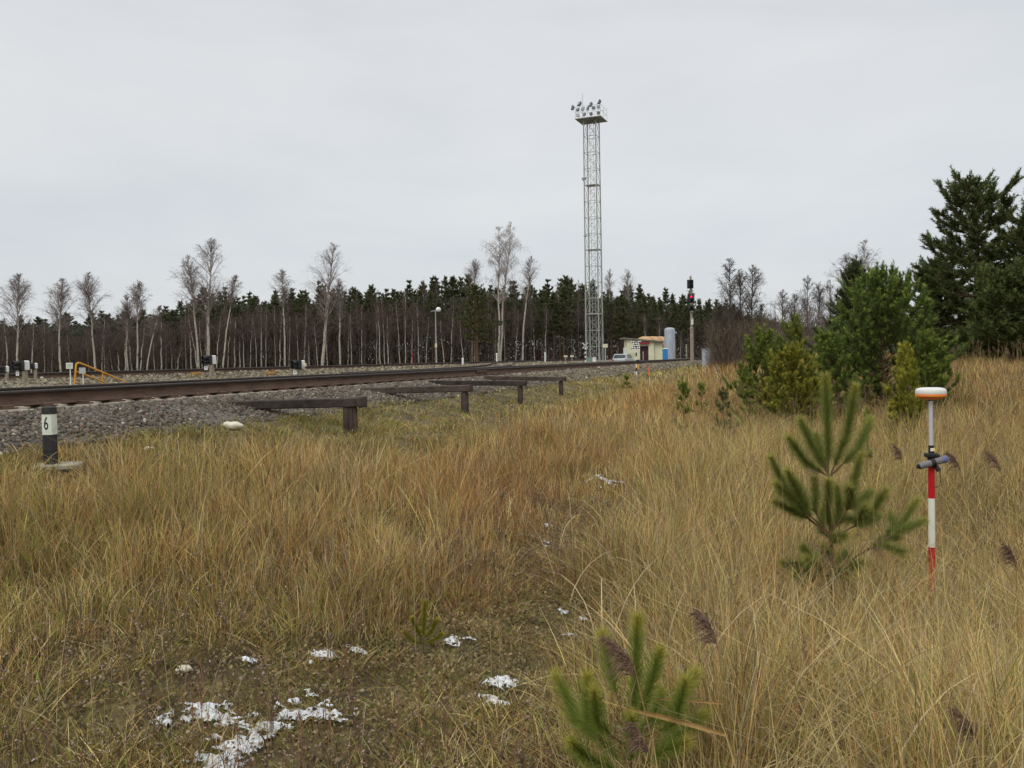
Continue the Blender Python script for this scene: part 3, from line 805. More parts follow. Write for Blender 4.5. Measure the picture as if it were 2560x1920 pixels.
# orange stake
b = at(1624, 977, 26); t = thing('survey_stake', 'thin wooden stake with orange painted top right of the chequered cross', 'stake', b)
m = MB(); m.box((0, 0, .12), (.016, .016, .64)); m.build('shaft', M_['cream_sign'], t)
zt = at(1624, 917, 26).z - b.z; zm = at(1624, 941, 26).z - b.z
m = MB(); m.box((-.008, 0, (zt + zm) / 2), (.038, .03, zt - zm), bev=.004); m.build('orange_top', M_['orange'], t)

# ------------------------------------------------------------------ HUT, TANKS, CABINETS, CAR
d = 100
def hx_(px, py, dd=d): return at(px, py, dd)
base = at(1612, 912, d)
hut = thing('utility_hut', 'cream panelled hut with flat grey roof and maroon door behind the tracks', 'hut', base)
W1 = (1635 - 1568) * d / FPX; W2 = (1658 - 1636) * d / FPX
x0 = at(1568, 880, d).x - base.x; x1 = x0 + W1 + W2
zt0 = at(1568, 849, d).z - base.z; zt1 = at(1656, 857, d).z - base.z
m = MB(); 
def wall_prism(xa, xb, za, zb, y0, y1):
    m.prism([(xa, -.3), (xb, -.3), (xb, zb), (xa, za)], y0, y1)
doorx0 = at(1600, 880, d).x - base.x; doorx1 = at(1622, 880, d).x - base.x
zi = lambda x: zt0 + (zt1 - zt0) * (x - x0) / (x1 - x0)
wall_prism(x0, doorx0, zi(x0), zi(doorx0), 0, 2.6)
wall_prism(doorx1, x0 + W1, zi(doorx1), zi(x0 + W1), 0, 2.6)
wall_prism(doorx0, doorx1, zi(doorx0), zi(doorx1), .5, 2.6)
m.prism([(doorx0, zi(doorx0) - .55), (doorx1, zi(doorx0) - .55), (doorx1, zi(doorx1)), (doorx0, zi(doorx0))], 0, .5)
m.build('wall', M_['wallcream'], hut)
m = MB(); m.prism([(x0 + W1 + .004, -.3), (x1, -.3), (x1, zi(x1)), (x0 + W1 + .004, zi(x0 + W1))], .25, 2.6); m.build('annex_wall', M_['wallcream'], hut)
m = MB(); m.box(((doorx0 + doorx1) / 2, .47, 1.0), (doorx1 - doorx0 - .02, .05, 2.3)); dr = m.build('door', M_['maroon'], hut)
m = MB(); m.tube([(doorx0 + .12, .42, 1.0), (doorx0 + .12, .38, 1.0), (doorx0 + .12, .38, 1.15)], .015, 6); m.build('handle', M_['galv'], dr)
zc = at(1611, 861, d).z - base.z; zc2 = at(1611, 855, d).z - base.z
m = MB(); m.box(((doorx0 + doorx1) / 2, -.12, (zc + zc2) / 2), (doorx1 - doorx0 + .1, .22, zc2 - zc), bev=.02); m.build('canopy', M_['redpaint'], hut)
m = MB(); xa = at(1557, 846, d).x - base.x
m.prism([(xa, zi(xa) + .03), (x1 + .1, zi(x1) + .02), (x1 + .1, zi(x1) + .20), (xa, zi(xa) + .19)], -.35, 2.9); m.build('roof', M_['roofgrey'], hut)
m = MB(); m.tube([(doorx0 + .35, -.05, -.3), (doorx0 + .35, -.05, 1.55)], .03, 6); m.build('drain_pipe', M_['white'], hut)
m = MB(); m.box((x0 + .55, -.012, at(1576, 887, d).z - base.z), (.9, .02, .5)); m.build('lower_panel', M_['cream_sign'], hut)
# meter box left of the hut
a = at(1563, 870, 99); t = thing('meter_box', 'pale grey meter box on the left side of the cream hut', 'cabinet', (a.x, a.y, base.z))
m = MB(); m.box((0, 0, (a.z - base.z) / 2), (.42, .3, a.z - base.z), bev=.02); m.build('body', M_['whitepaint'], t)
m = MB(); m.box((0, -.156, (a.z - base.z) * .6), (.34, .01, .5)); m.build('door', M_['whitepaint'], t)
# horizontal tank behind
dd = 108; a = at(1632, 841, dd); b = at(1632, 912, dd)
t = thing('fuel_tank', 'faded orange rounded tank lying behind the cream hut', 'tank', (a.x, a.y, b.z), rz=R(35))
rad = 1.25; zc = a.z - b.z - rad
m = MB(); m.lathe([(.3, -2.35), (.85, -2.25), (1.15, -2.0), (rad, -1.7), (rad, 1.7), (1.15, 2.0), (.85, 2.25), (.3, 2.35)], (0, 0, zc), 28, Matrix.Rotation(R(90), 3, 'Y')); m.build('shell', M_['tank_orange'], t, smooth=True)
for k in (-.9, .5, 1.5):
    m = MB(); m.lathe([(rad + .012, -.05), (rad + .012, .05)], (k, 0, zc), 28, Matrix.Rotation(R(90), 3, 'Y')); m.build('band', M_['darkgrey'], t)
for k in (-1.2, 1.2):
    m = MB(); m.box((k, 0, (zc - rad) / 2 + .1), (.3, 1.6, zc - rad + .5)); m.build('support', M_['concrete'], t)
# vertical silver tank
dd = 97; a = at(1674, 819, dd); b = at(1674, 912, dd); r_ = 13.2 * dd / FPX; h_ = a.z - b.z
t = thing('silver_tank', 'tall upright silver grey tank with domed top right of the hut', 'tank', (a.x, a.y, b.z))
m = MB(); m.lathe([(r_, -.2), (r_, h_ - .3), (r_ * .93, h_ - .15), (r_ * .72, h_ - .05), (r_ * .4, h_), (.05, h_ + .01)], (0, 0, 0), 28); m.build('shell', M_['silver'], t, smooth=True)
m = MB(); m.tube([(r_ - .05, 0, h_ - .6), (r_ + .12, 0, h_ - .6)], .09, 8); m.tube([(r_ + .11, 0, h_ - .6), (r_ + .17, 0, h_ - .6)], .15, 10); m.build('flange', M_['silver'], t)
# blue cabinet
dd = 94; a = at(1663, 873, dd); b = at(1663, 905, dd); h_ = a.z - b.z
t = thing('blue_cabinet', 'blue box cabinet with white lid in front of the silver tank', 'cabinet', (a.x, a.y, b.z))
m = MB(); m.box((0, 0, h_ / 2), (.50, .45, h_), bev=.02); m.build('body', M_['blue'], t)
m = MB(); m.box((0, 0, h_ + .06), (.58, .52, .12), bev=.03); m.build('lid', M_['white'], t)
# grey relay cabinet at right
dd = 48; a = at(1770, 873, dd); b = at(1770, 932, dd); h_ = a.z - b.z; w_ = 24.5 * dd / FPX
t = thing('relay_cabinet', 'light grey relay cabinet partly hidden by bare shrubs right of the signal', 'cabinet', (a.x, a.y, b.z), rz=R(8))
m = MB(); m.box((0, 0, h_ / 2), (w_, .5, h_), bev=.015); m.build('body', M_['cabgrey'], t)
for s in (-1, 1):
    m = MB(); m.box((s * w_ * .24, -.258, h_ * .5), (w_ * .44, .014, h_ * .92)); m.build('door', M_['cabgrey'], t)
m = MB(); m.box((0, 0, h_ + .015), (w_ + .06, .58, .03)); m.build('lid', M_['galv'], t)

# car (rear three-quarter view)
dd = 93; a = at(1557, 885, dd)
car = thing('parked_car', 'silver estate car parked behind the tracks beside the cream hut', 'car', (a.x + .1, a.y, a.z - 1.42), rz=R(70))
# x forward, y left
def loft(secs, m):
    n = len(secs[0]); V = [v for s in secs for v in s]; F = []
    for i in range(len(secs) - 1):
        for k in range(n): F.append((i * n + k, i * n + (k + 1) % n, i * n + n + (k + 1) % n, i * n + n + k))
    F += [tuple(range(n - 1, -1, -1)), tuple(range((len(secs) - 1) * n, len(secs) * n))]
    m._a(V, F)
def sec(x, w_, z0, z1, ch=.1):
    return [Vector((x, -w_ + ch * .5, z0)), Vector((x, w_ - ch * .5, z0)), Vector((x, w_, z0 + ch)), Vector((x, w_, z1 - ch)), Vector((x, w_ - ch, z1)), Vector((x, -w_ + ch, z1)), Vector((x, -w_, z1 - ch)), Vector((x, -w_, z0 + ch))]
m = MB(); loft([sec(-2.15, .74, .38, .82), sec(-2.08, .82, .25, .93), sec(-1.2, .86, .2, .95), sec(.9, .86, .2, .93), sec(1.7, .82, .22, .80), sec(2.1, .74, .30, .66)], m)
body = m.build('body', M_['carpaint'], car)
def gsec(x, wb, wt, z0, z1): return [Vector((x, -wb, z0)), Vector((x, wb, z0)), Vector((x, wb - (wb - wt) * .5, (z0 + z1) / 2)), Vector((x, wt, z1 - .03)), Vector((x, wt - .08, z1)), Vector((x, -wt + .08, z1)), Vector((x, -wt, z1 - .03)), Vector((x, -wb + (wb - wt) * .5, (z0 + z1) / 2))]
m = MB(); loft([gsec(-2.02, .78, .72, .90, .95), gsec(-1.72, .80, .66, .90, 1.38), gsec(-1.5, .80, .66, .90, 1.42), gsec(.1, .80, .66, .90, 1.42), gsec(.35, .80, .66, .88, 1.36), gsec(1.05, .78, .7, .86, .92)], m); m.build('cabin', M_['carpaint'], car)
m = MB()
def quad(pts, m=m): m._a([Vector(p) for p in pts], [(0, 1, 2, 3)])
m._a([Vector((-2.02, -.66, .985)), Vector((-2.02, .66, .985)), Vector((-1.765, .58, 1.34)), Vector((-1.765, -.58, 1.34))], [(3, 2, 1, 0)])
m.build('rear_window', M_['glass'], car)
for s in (-1, 1):
    m = MB()
    for xa, xb, xc, xd in ((-1.62, -1.02, -1.02, -1.52), (-.94, -.22, -.22, -.94), (-.14, .72, .18, -.14)):
        m._a([Vector((xa, s * .808, .95)), Vector((xb, s * .808, .95)), Vector((xc, s * .715, 1.34)), Vector((xd, s * .715, 1.34))], [(0, 1, 2, 3)])
    m.build('side_window', M_['glass'], car)
    m = MB(); m.box((-2.12, s * .68, .75), (.06, .16, .24), bev=.02); m.build('tail_light', M_['tail'], car)
    for x in (-1.35, 1.3):
        m = MB(); m.lathe([(.2, -.09), (.31, -.09), (.32, 0), (.31, .09), (.2, .09)], (x, s * .78, .31), 20, Matrix.Rotation(R(90), 3, 'X')); wl = m.build('wheel', M_['tyre'], car)
        m = MB(); m.lathe([(.2, -.1), (.05, -.08), (.05, .08), (.2, .1)], (x, s * .78, .31), 16, Matrix.Rotation(R(90), 3, 'X')); m.build('rim', M_['galv'], wl)

# ------------------------------------------------------------------ RAILWAY SIGNAL
d = 60
b = at(1731, 918, d); tz = at(1727, 690, d).z; Hs = tz - b.z
sg = thing('colour_light_signal', 'tall railway signal on a concrete mast showing a red light', 'railway signal', b)
m = MB(); zc = at(1728, 820, d).z - b.z
m.tube([(0, 0, -.4), (-.02, 0, zc)], [.145, .12], 14); m.build('mast', M_['concrete'], sg, smooth=True)
m = MB(); m.tube([(-.02, 0, zc), (-.06, 0, Hs)], [.085, .07], 10); m.build('upper_pipe', M_['concrete'], sg, smooth=True)
m = MB(); m.lathe([(.16, 0), (.16, .05)], (-.02, 0, zc - .03), 14); m.build('collar', M_['galv'], sg)
def shead(pxa, ya, pxb, yb, name='signal_head', mt='black'):
    a = at(pxa, ya, d) - b; c = at(pxb, yb, d) - b
    m = MB(); m.box(((a.x + c.x) / 2, -.22, (a.z + c.z) / 2), (c.x - a.x, .10, a.z - c.z), bev=.03); o = m.build(name, M_[mt], sg)
    m = MB(); m.box(((a.x + c.x) / 2, -.10, (a.z + c.z) / 2), ((c.x - a.x) * .6, .14, (a.z - c.z) * .7), bev=.02); m.build('housing', M_['darkgrey'], o)
    return o, (a + c) / 2
def visor(par, c, rr, lit=False):
    n = 14; V = []; F = []
    for yy, r_ in ((-.27, rr), (-.55, rr * 1.02), (-.55, rr * .92), (-.27, rr * .9)):
        for i in range(n):
            a = R(-30) + R(240) * i / (n - 1); V.append(Vector((c.x + r_ * math.cos(a), yy, c.z + r_ * math.sin(a))))
    for r_ in range(3):
        for i in range(n - 1): F.append((r_ * n + i, r_ * n + i + 1, r_ * n + n + i + 1, r_ * n + n + i))
    m = MB(); m._a(V, F); m.build('visor', M_['black'], par)
    m = MB(); m.lathe([(rr * .85, 0), (rr * .6, .03), (rr * .1, .045)], (c.x, -.275, c.z), 16, Matrix.Rotation(R(90), 3, 'X')); m.build('lit_lens' if lit else 'lens', M_['red_led'] if lit else M_['darkgrey'], par)
o, c = shead(1716, 700, 1732, 722)
visor(o, c + Vector((0, 0, .15)), .11); visor(o, c + Vector((0, 0, -.15)), .11)
o, c = shead(1717, 736, 1733, 757)
visor(o, c + Vector((.02, 0, .12)), .085, True); visor(o, c + Vector((0, 0, -.17)), .10)
c = at(1725, 771, d) - b
m = MB(); m.lathe([(.19, -.04), (.19, .04)], (c.x, -.2, c.z), 20, Matrix.Rotation(R(90), 3, 'X')); o = m.build('round_head', M_['black'], sg)
visor(o, c, .12)
for yy in (729, 760, 779, 796):
    zz = at(1728, yy, d).z - b.z; m = MB(); m.box((-.02, -.08, zz), (.2, .2, .06)); m.build('bracket', M_['galv'], sg)
a = at(1728, 805, d) - b
m = MB(); m.box((-.01, -.16, a.z), (.15, .012, .37)); pl = m.build('number_plate', M_['white'], sg)
text_mesh('lettering', 'N', .12, M_['ink'], pl, (-.01, -.168, a.z), (R(90), 0, 0))
m = MB(); 
for s in (.2, .38): m.tube([(.06 + s * .2, .3, -.3), (.02 + s * .2, .28, zc - .2)], .02, 5)
for k in range(18): m.tube([(.1 - .002 * k, .3, .1 + k * .2), (.137 - .002 * k, .3, .1 + k * .2)], .012, 4)
m.build('ladder', M_['galv_olive'], sg)

# small far things
def far_post(px, y0, y1, d, wpx, mt, label, cat, name, cap=None):
    a = at(px, y0, d); b_ = at(px, y1, d); t = thing(name, label, cat, b_)
    h_ = a.z - b_.z; w_ = wpx * d / FPX
    m = MB(); m.tube([(0, 0, -.4), (0, 0, h_)], w_ / 2, 8); m.build('shaft', M_[mt], t)
    m = MB(); m.lathe([(w_ * .58, h_ - .06), (w_ * .58, h_), (w_ * .3, h_ + .04)], (0, 0, 0), 8); m.build('cap', M_[cap or mt], t)
far_post(1242, 884, 896, 74, 4, 'white', 'short white post before the forked birch', 'marker post', 'marker_post')
far_post(1363, 882, 894, 80, 3.6, 'white', 'short white post between the forked birch and the light mast', 'marker post', 'marker_post')
far_post(1157, 896, 902, 60, 5, 'white', 'low round white marker beside the farther track', 'marker post', 'marker_post')
far_post(1716, 862, 885, 75, 3, 'concrete_pale', 'white slanting post left behind the tall signal', 'marker post', 'marker_post')
far_post(1793, 858, 880, 80, 3, 'white', 'thin white post behind the relay cabinet, left of two', 'marker post', 'marker_post')
far_post(1800, 855, 880, 80, 3, 'white', 'thin white post behind the relay cabinet, right of two', 'marker post', 'marker_post')
far_post(1031, 878, 908, 66, 2, 'redpaint', 'thin red stake before the birch trunks', 'stake', 'red_stake')
for px, lb in ((1414, 'low cream board lying near the rails, left of two'), (1430, 'low cream board lying near the rails, right of two')):
    plate_sign(px, 888.5, 892.5, 897, 9, 76, lb, M_['cream_sign'], lines=False, name='low_board', cat='board', postm='concrete')
# lamp post in front of the forest
d = 86; a = at(1088, 775, d); b_ = at(1091, 902, d)
t = thing('lamp_post', 'grey lamp post with round white lamp in front of the forest', 'lamp post', b_)
h_ = a.z - b_.z
m = MB(); m.tube([(0, 0, -.4), (0, 0, h_)], [.085, .045], 8); m.build('post', M_['galv_olive'], t)
m = MB(); m.tube([(-.45, 0, h_ - .12), (.45, 0, h_ - .05)], .035, 6); m.build('arm', M_['galv'], t)
m = MB(); m.lathe([(.05, .28), (.2, .2), (.27, .05), (.22, -.12), (.1, -.18)], (.30, 0, h_), 14); m.build('lamp_shade', M_['white'], t, smooth=True)
m = MB(); m.box((0, -.1, h_ * .3), (.2, .12, .4), bev=.02); m.build('fuse_box', M_['cream_sign'], t)

# ------------------------------------------------------------------ SURVEY POLE
d = 6.2
topc = at(2327, 984, d)
def sp(py, px=2327): return at(px, py, d)
bx = at(2331, 1462, d)
base = Vector((bx.x, bx.y, gzf(bx.x, bx.y) - .02))
pole = thing('survey_pole', 'red and white survey pole with a white and orange satellite receiver on top', 'survey pole', base)
def lz(py): return sp(py).z - base.z
tx = topc.x - base.x; zt_ = lz(1002)
def ctr(z): return Vector((tx * z / zt_, 0, z))
def seg_(py0, py1, rpx, mt, nm, n=16):
    z0 = lz(py0) if py0 else 0; z1 = lz(py1); m = MB(); r_ = rpx * d / FPX / 2
    m.tube([ctr(z0), ctr(z1)], r_, n); return m.build(nm, M_[mt], pole, smooth=True)
seg_(None, 1367.6, 16, 'polered', 'red_section')
seg_(1367.4, 1245.6, 15.8, 'polewhite', 'white_section')
seg_(1245.4, 1134, 15.6, 'polered', 'red_section')
gr = seg_(1136, 1000, 10.6, 'polegrey', 'graduated_tube')
m = MB(); rr = 10.6 * d / FPX / 2
for k in range(34):
    z0 = lz(1108) + k * (lz(1004) - lz(1108)) / 34
    m.box(ctr(z0) + Vector((rr * .55, -rr * .86, 0)), (.006 if k % 5 else .010, .0012, .0014), rz=R(32))
m.build('graduation', M_['ink'], gr)
m = MB(); c = ctr(lz(1138)); m.box(c, (.082, .07, .034), bev=.008); m.box(c + Vector((.03, -.02, -.004)), (.03, .05, .028), bev=.006); m.tube([c + Vector((0, 0, -.06)), c], .026, 12); m.build('clamp', M_['rubber'], pole)
m = MB(); m.tube([c + Vector((0, 0, .016)), c + Vector((0, 0, .072))], .0195, 14); m.build('collar', M_['rubber'], pole)
m = MB(); m.box(c + Vector((.001, -.020, .042)), (.032, .004, .022)); lb_ = m.build('label', M_['white'], pole)
m = MB(); m.box(c + Vector((.009, -.0235, .042)), (.012, .003, .018)); m.build('yellow_patch', M_['labelyellow'], lb_)
# controller / battery tube, tilted
ca = at(2297, 1166, d - .05) - base; cb = at(2368, 1146, d - .05) - base
ca.y = -.052; cb.y = -.055
dv = (cb - ca).normalized()
m = MB(); m.tube([ca, ca + dv * .012, cb - dv * .035], [.020, .0245, .0245], 16); m.build('battery_tube', M_['greyplastic'], pole, smooth=True)
m = MB(); m.tube([cb - dv * .035, cb - dv * .008, cb], [.0262, .0262, .018], 16); m.build('end_cap', M_['blueplastic'], pole, smooth=True)
m = MB(); m.tube([ca - dv * .012, ca + dv * .002], [.012, .022], 14); m.build('end_cap', M_['rubber'], pole)
mid = (ca + cb) / 2
m = MB(); m.tube([mid - dv * .018, mid + dv * .012], .0275, 16); m.box(mid + Vector((.0, .025, -.022)), (.075, .03, .03), bev=.006); m.tube([mid + Vector((.025, .01, -.03)), mid + Vector((.04, -.005, -.062))], .017, 10); m.build('tube_holder', M_['rubber'], pole)
m = MB(); cp = []
for i in range(15):
    a = i / 14; cp.append(mid + Vector((.045 + .03 * math.sin(a * math.pi) - .055 * a, .0, -.05 - .13 * math.sin(a * math.pi * .62))))
m.tube(cp, .0022, 6); m.build('cable', M_['rubber'], pole, smooth=True)
# receiver
zr = lz(1002); rc = ctr(zr); rr = 36 * d / FPX
hrx = (lz(969) - lz(1002))
m = MB(); m.lathe([(.016, 0), (.016, .012)], rc, 16); m.build('adapter', M_['rubber'], pole)
m = MB(); m.lathe([(.025, .006), (rr * .55, .012), (rr * .80, hrx * .26), (rr * .99, hrx * .36), (rr, hrx * .50), (rr * .985, hrx * .54)], rc, 40); ro = m.build('receiver_base', M_['rx_orange'], pole, smooth=True)
m = MB(); m.lathe([(rr * .985, hrx * .54), (rr * 1.0, hrx * .62), (rr * .985, hrx * .80), (rr * .90, hrx * .93), (rr * .65, hrx), (.01, hrx * 1.01)], rc, 40); m.build('receiver_dome', M_['rx_white'], pole, smooth=True)

# ================================================================== VEGETATION
def frustum_xy(rng, n, y0, y1, pw=1.0, side=.66, pad=1.2):
    u = rng.uniform(0, 1, n) ** pw
    y = y0 + (y1 - y0) * u
    x = rng.uniform(-1, 1, n) * (side * y + pad)
    return x, y
def zone(x, y):
    p = -x * TC_ + y * TS; t = x * TS + y * TC_
    nb_ = fnoise(x, y, 1.6, 31) - .5
    right = sst(-.25, .75, x - .05 - .09 * (y - 3) + nb_ * 1.6) * (1 - .70 * sst(9, 20, y))
    left = sst(.9, 2.3, p + nb_ * 1.8) * (1 - sst(3.7, 4.9, p + nb_ - 1.7 * (1 - sst(6.5, 9.0, t)))) * sst(3.6, 5.2, t + nb_ * 2)
    mid = sst(10, 15, t) * (1 - sst(3.2, 5.0, p))
    slope = sst(4.9, 5.7, p - .7 * (1 - sst(6.5, 9.0, t)))
    return p, t, right, left, mid, slope
PAL = np.array([(.60, .465, .205),    # straw
                (.47, .31, .12),     # tan
                (.35, .19, .078),   # red brown
                (.26, .245, .065),   # olive green
                (.43, .36, .23),     # grey dead
                (.53, .44, .17),     # yellow straw
                (.12, .08, .045)])   # dark brown
def grass(name, seed, n, y0, y1, pw, width, seg, label, hscale=1.0, tuss=14, spread=.05):
    rng = np.random.default_rng(seed)
    nc = max(1, n // tuss)
    cx, cy = frustum_xy(rng, nc, y0, y1, pw)
    p, t, right, left, mid, slope = zone(cx, cy)
    keep = (p < 6.7) & (rng.uniform(0, 1, nc) > .0)
    cx, cy, p, t, right, left, mid, slope = [a[keep] for a in (cx, cy, p, t, right, left, mid, slope)]
    nc = len(cx)
    # tussock properties
    Hc = .105 + .04 * sst(5, 8, t) + .09 * sst(-1.2, -2.6, cx) + .52 * right + .27 * left * (1 - right) * (1 - .4 * sst(12, 20, t)) + .09 * mid * (1 - right) * (1 - left)
    Hc = Hc * (.35 + 1.3 * fnoise(cx, cy, .55, 44)) * (1 - .50 * slope)
    Hc = Hc * (1 - .60 * np.exp(-(((cx - 2.85) / .38) ** 2 + ((cy - 5.75) / .62) ** 2) ** 2))
    q_ = np.exp(-(((cx + 3.78) / .42) ** 2 + ((cy - 6.85) / .40) ** 2) ** 2); Hc = Hc * (1 - .55 * q_)
    dpath = np.abs((cx + .27) * .973 - (cy - 4.4) * .230); Hc = Hc * (1 - .68 * np.exp(-(dpath / .55) ** 2) * sst(3.5, 4.5, cy) * (1 - sst(11, 13, cy)))
    Hc = np.maximum(Hc, .06)
    r = rng.uniform(0, 1, nc)
    big = fnoise(cx, cy, 3.2, 51); big2 = fnoise(cx, cy, 1.9, 57); sm = fnoise(cx, cy, .7, 61)
    wts = np.zeros((nc, 7))
    wts[:, 0] = .20 + 1.3 * right + .5 * sst(.45, .7, big2)
    wts[:, 1] = .60 + .4 * left
    wts[:, 2] = .25 + 2.2 * left * sst(.38, .56, big) + .7 * mid * sst(.5, .65, big) + .25 * right
    wts[:, 3] = .16 + 1.1 * (1 - right) * (1 - left) * (1 - .6 * mid) + 1.7 * slope + .9 * sst(.52, .68, sm) * (1 - .4 * right) + .38 * right
    wts[:, 4] = .34 + .35 * right
    wts[:, 5] = .12 + .9 * sst(14, 26, t) * sst(.45, .65, big2) + .2 * right
    bk = sst(4.5, 9, cx - (cy - 14) * .12) * sst(8, 16, cy)
    wts[:, 2] += 1.6 * bk; wts[:, 6] = .14 + .5 * (1 - right) * (1 - left) * (1 - mid) + .5 * bk
    cum = np.cumsum(wts, 1); cum /= cum[:, -1:]
    ci = (r[:, None] > cum).sum(1)
    leanc = rng.uniform(0, 2 * math.pi, nc)
    k = rng.poisson(tuss, nc); hole = fnoise(cx, cy, .34, 47) < .40; k = np.where(hole, (k * (.25 - .15 * right)).astype(int), k); Hc = np.where(hole, Hc * .55, Hc)
    ii = np.repeat(np.arange(nc), k); m = len(ii)
    sp_ = spread * (1 + .6 * rng.uniform(0, 1, nc))[ii]
    ox = rng.normal(size=m) * sp_; oy = rng.normal(size=m) * sp_
    X = cx[ii] + ox; Y = cy[ii] + oy
    kp = Y > 1.0; X, Y, ii, ox, oy = X[kp], Y[kp], ii[kp], ox[kp], oy[kp]; m = len(ii)
    pp = -X * TC_ + Y * TS; kp = pp < 6.35 + .35 * fnoise(X, Y, .5, 83); X, Y, ii, ox, oy = X[kp], Y[kp], ii[kp], ox[kp], oy[kp]; m = len(ii)
    # keep stones / slab clear
    Z = gz(X, Y) - .015
    Hh = Hc[ii] * rng.uniform(.35, 1.15, m) * hscale
    laz = np.where(rng.uniform(0, 1, m) < .5, np.arctan2(oy, ox), leanc[ii]) + rng.normal(0, .5, m)
    ln = np.abs(rng.normal(.12, .17, m)) + np.where(Hc[ii] < .16, .8, 0) * rng.uniform(0, 1, m)
    fl = rng.uniform(0, 1, m) < np.where(Hc[ii] < .16, .22, .10); ln = np.where(fl, rng.uniform(.5, 1.0, m), ln)
    cj = np.where(rng.uniform(0, 1, m) < .62, ci[ii], (rng.uniform(0, 1, m)[:, None] > cum[ii]).sum(1))
    C = PAL[cj] * rng.uniform(.42, 1.5, (m, 1)) * (1 + rng.normal(0, .05, (m, 3)))
    C *= (.70 + .60 * fnoise(X, Y, .8, 71))[:, None]
    dr = np.where(rng.uniform(0, 1, m) < .25, rng.uniform(.1, .45, m), rng.uniform(0, .1, m))
    Wd = width * rng.uniform(.55, 1.35, m) * (1 + np.clip((Y - y0) / 14, 0, 1.6) * (1 if y0 > 15 else .35))
    B = NP(); add_blades(B, rng, X, Y, Z, Hh, Wd, laz, ln, np.clip(C, .01, .9), seg, dr)
    return tag(B.build(name, M_['grass']), label, kind='stuff')
grass('grass', 101, 150000, 1.7, 6.5, .75, .0042, 4, 'dry straw and olive grass in the foreground', tuss=16, spread=.045)
grass('grass', 102, 150000, 6.5, 14, .9, .0062, 3, 'brown and straw coloured grass across the middle of the field', tuss=15, spread=.06)
grass('grass', 103, 150000, 14, 30, .9, .012, 2, 'tan grass farther out in the field', tuss=14, spread=.10, hscale=1.0)
grass('grass', 104, 100000, 30, 75, .9, .026, 2, 'distant tan grass reaching to the shrubs', tuss=12, spread=.20, hscale=1.1)

def broad(seed, n):
    rng = np.random.default_rng(seed); x, y = frustum_xy(rng, n, 2.0, 7.5, .8); p, t, right, left, mid, slope = zone(x, y)
    k = rng.uniform(0, 1, n) < right; x, y = x[k], y[k]; n = len(x)
    C = np.array((.62, .50, .30)) * rng.uniform(.55, 1.15, (n, 1)); B = NP()
    add_blades(B, rng, x, y, gz(x, y), rng.uniform(.4, .85, n), rng.uniform(.005, .009, n), rng.uniform(0, 6.28, n), rng.uniform(.05, .35, n), C, 7, rng.uniform(.2, .75, n))
    tag(B.build('grass', M_['grass']), 'pale broad arching grass blades among the straw at the lower right', kind='stuff')
broad(111, 3000)
# low moss / forb leaves carpet
def carpet(seed, n, y0, y1, size, pal, cond, name, label, hz=.03):
    rng = np.random.default_rng(seed); x, y = frustum_xy(rng, n, y0, y1, .8)
    k = cond(x, y, rng); x, y = x[k], y[k]; n = len(x); z = gz(x, y) + rng.uniform(0, hz, n)
    c = np.array(pal)[rng.integers(0, len(pal), n)] * rng.uniform(.6, 1.3, (n, 1))
    P = np.stack([x, y, z], 1); d = unit(rng.normal(size=(n, 3)) * np.array([1, 1, .7])); s = unit(np.cross(d, rng.normal(size=(n, 3))))
    L_ = size * rng.uniform(.5, 1.4, (n, 1)); V = np.stack([P - d * L_ * .5, P + s * L_ * .35, P + d * L_ * .5, P - s * L_ * .35], 1).reshape(-1, 3)
    B = NP(); B.add(V, F4=np.arange(4 * n).reshape(-1, 4), C=c.repeat(4, axis=0))
    return tag(B.build(name, M_['grass']), label, kind='stuff')
carpet(201, 230000, 2.2, 9, .020, [(.15, .155, .04), (.19, .17, .055), (.21, .15, .07), (.10, .07, .04), (.30, .23, .12), (.34, .27, .16)], lambda x, y, r: (-x * TC_ + y * TS < 6.4), 'moss', 'olive and brown moss and leaf litter between the grass tufts')
carpet(202, 40000, 6, 26, .04, [(.15, .17, .04), (.20, .19, .055), (.11, .11, .035), (.24, .18, .08)], lambda x, y, r: (-x * TC_ + y * TS < 6.6) & (-x * TC_ + y * TS > 3.0), 'moss', 'green moss on the slope under the ballast', .04)

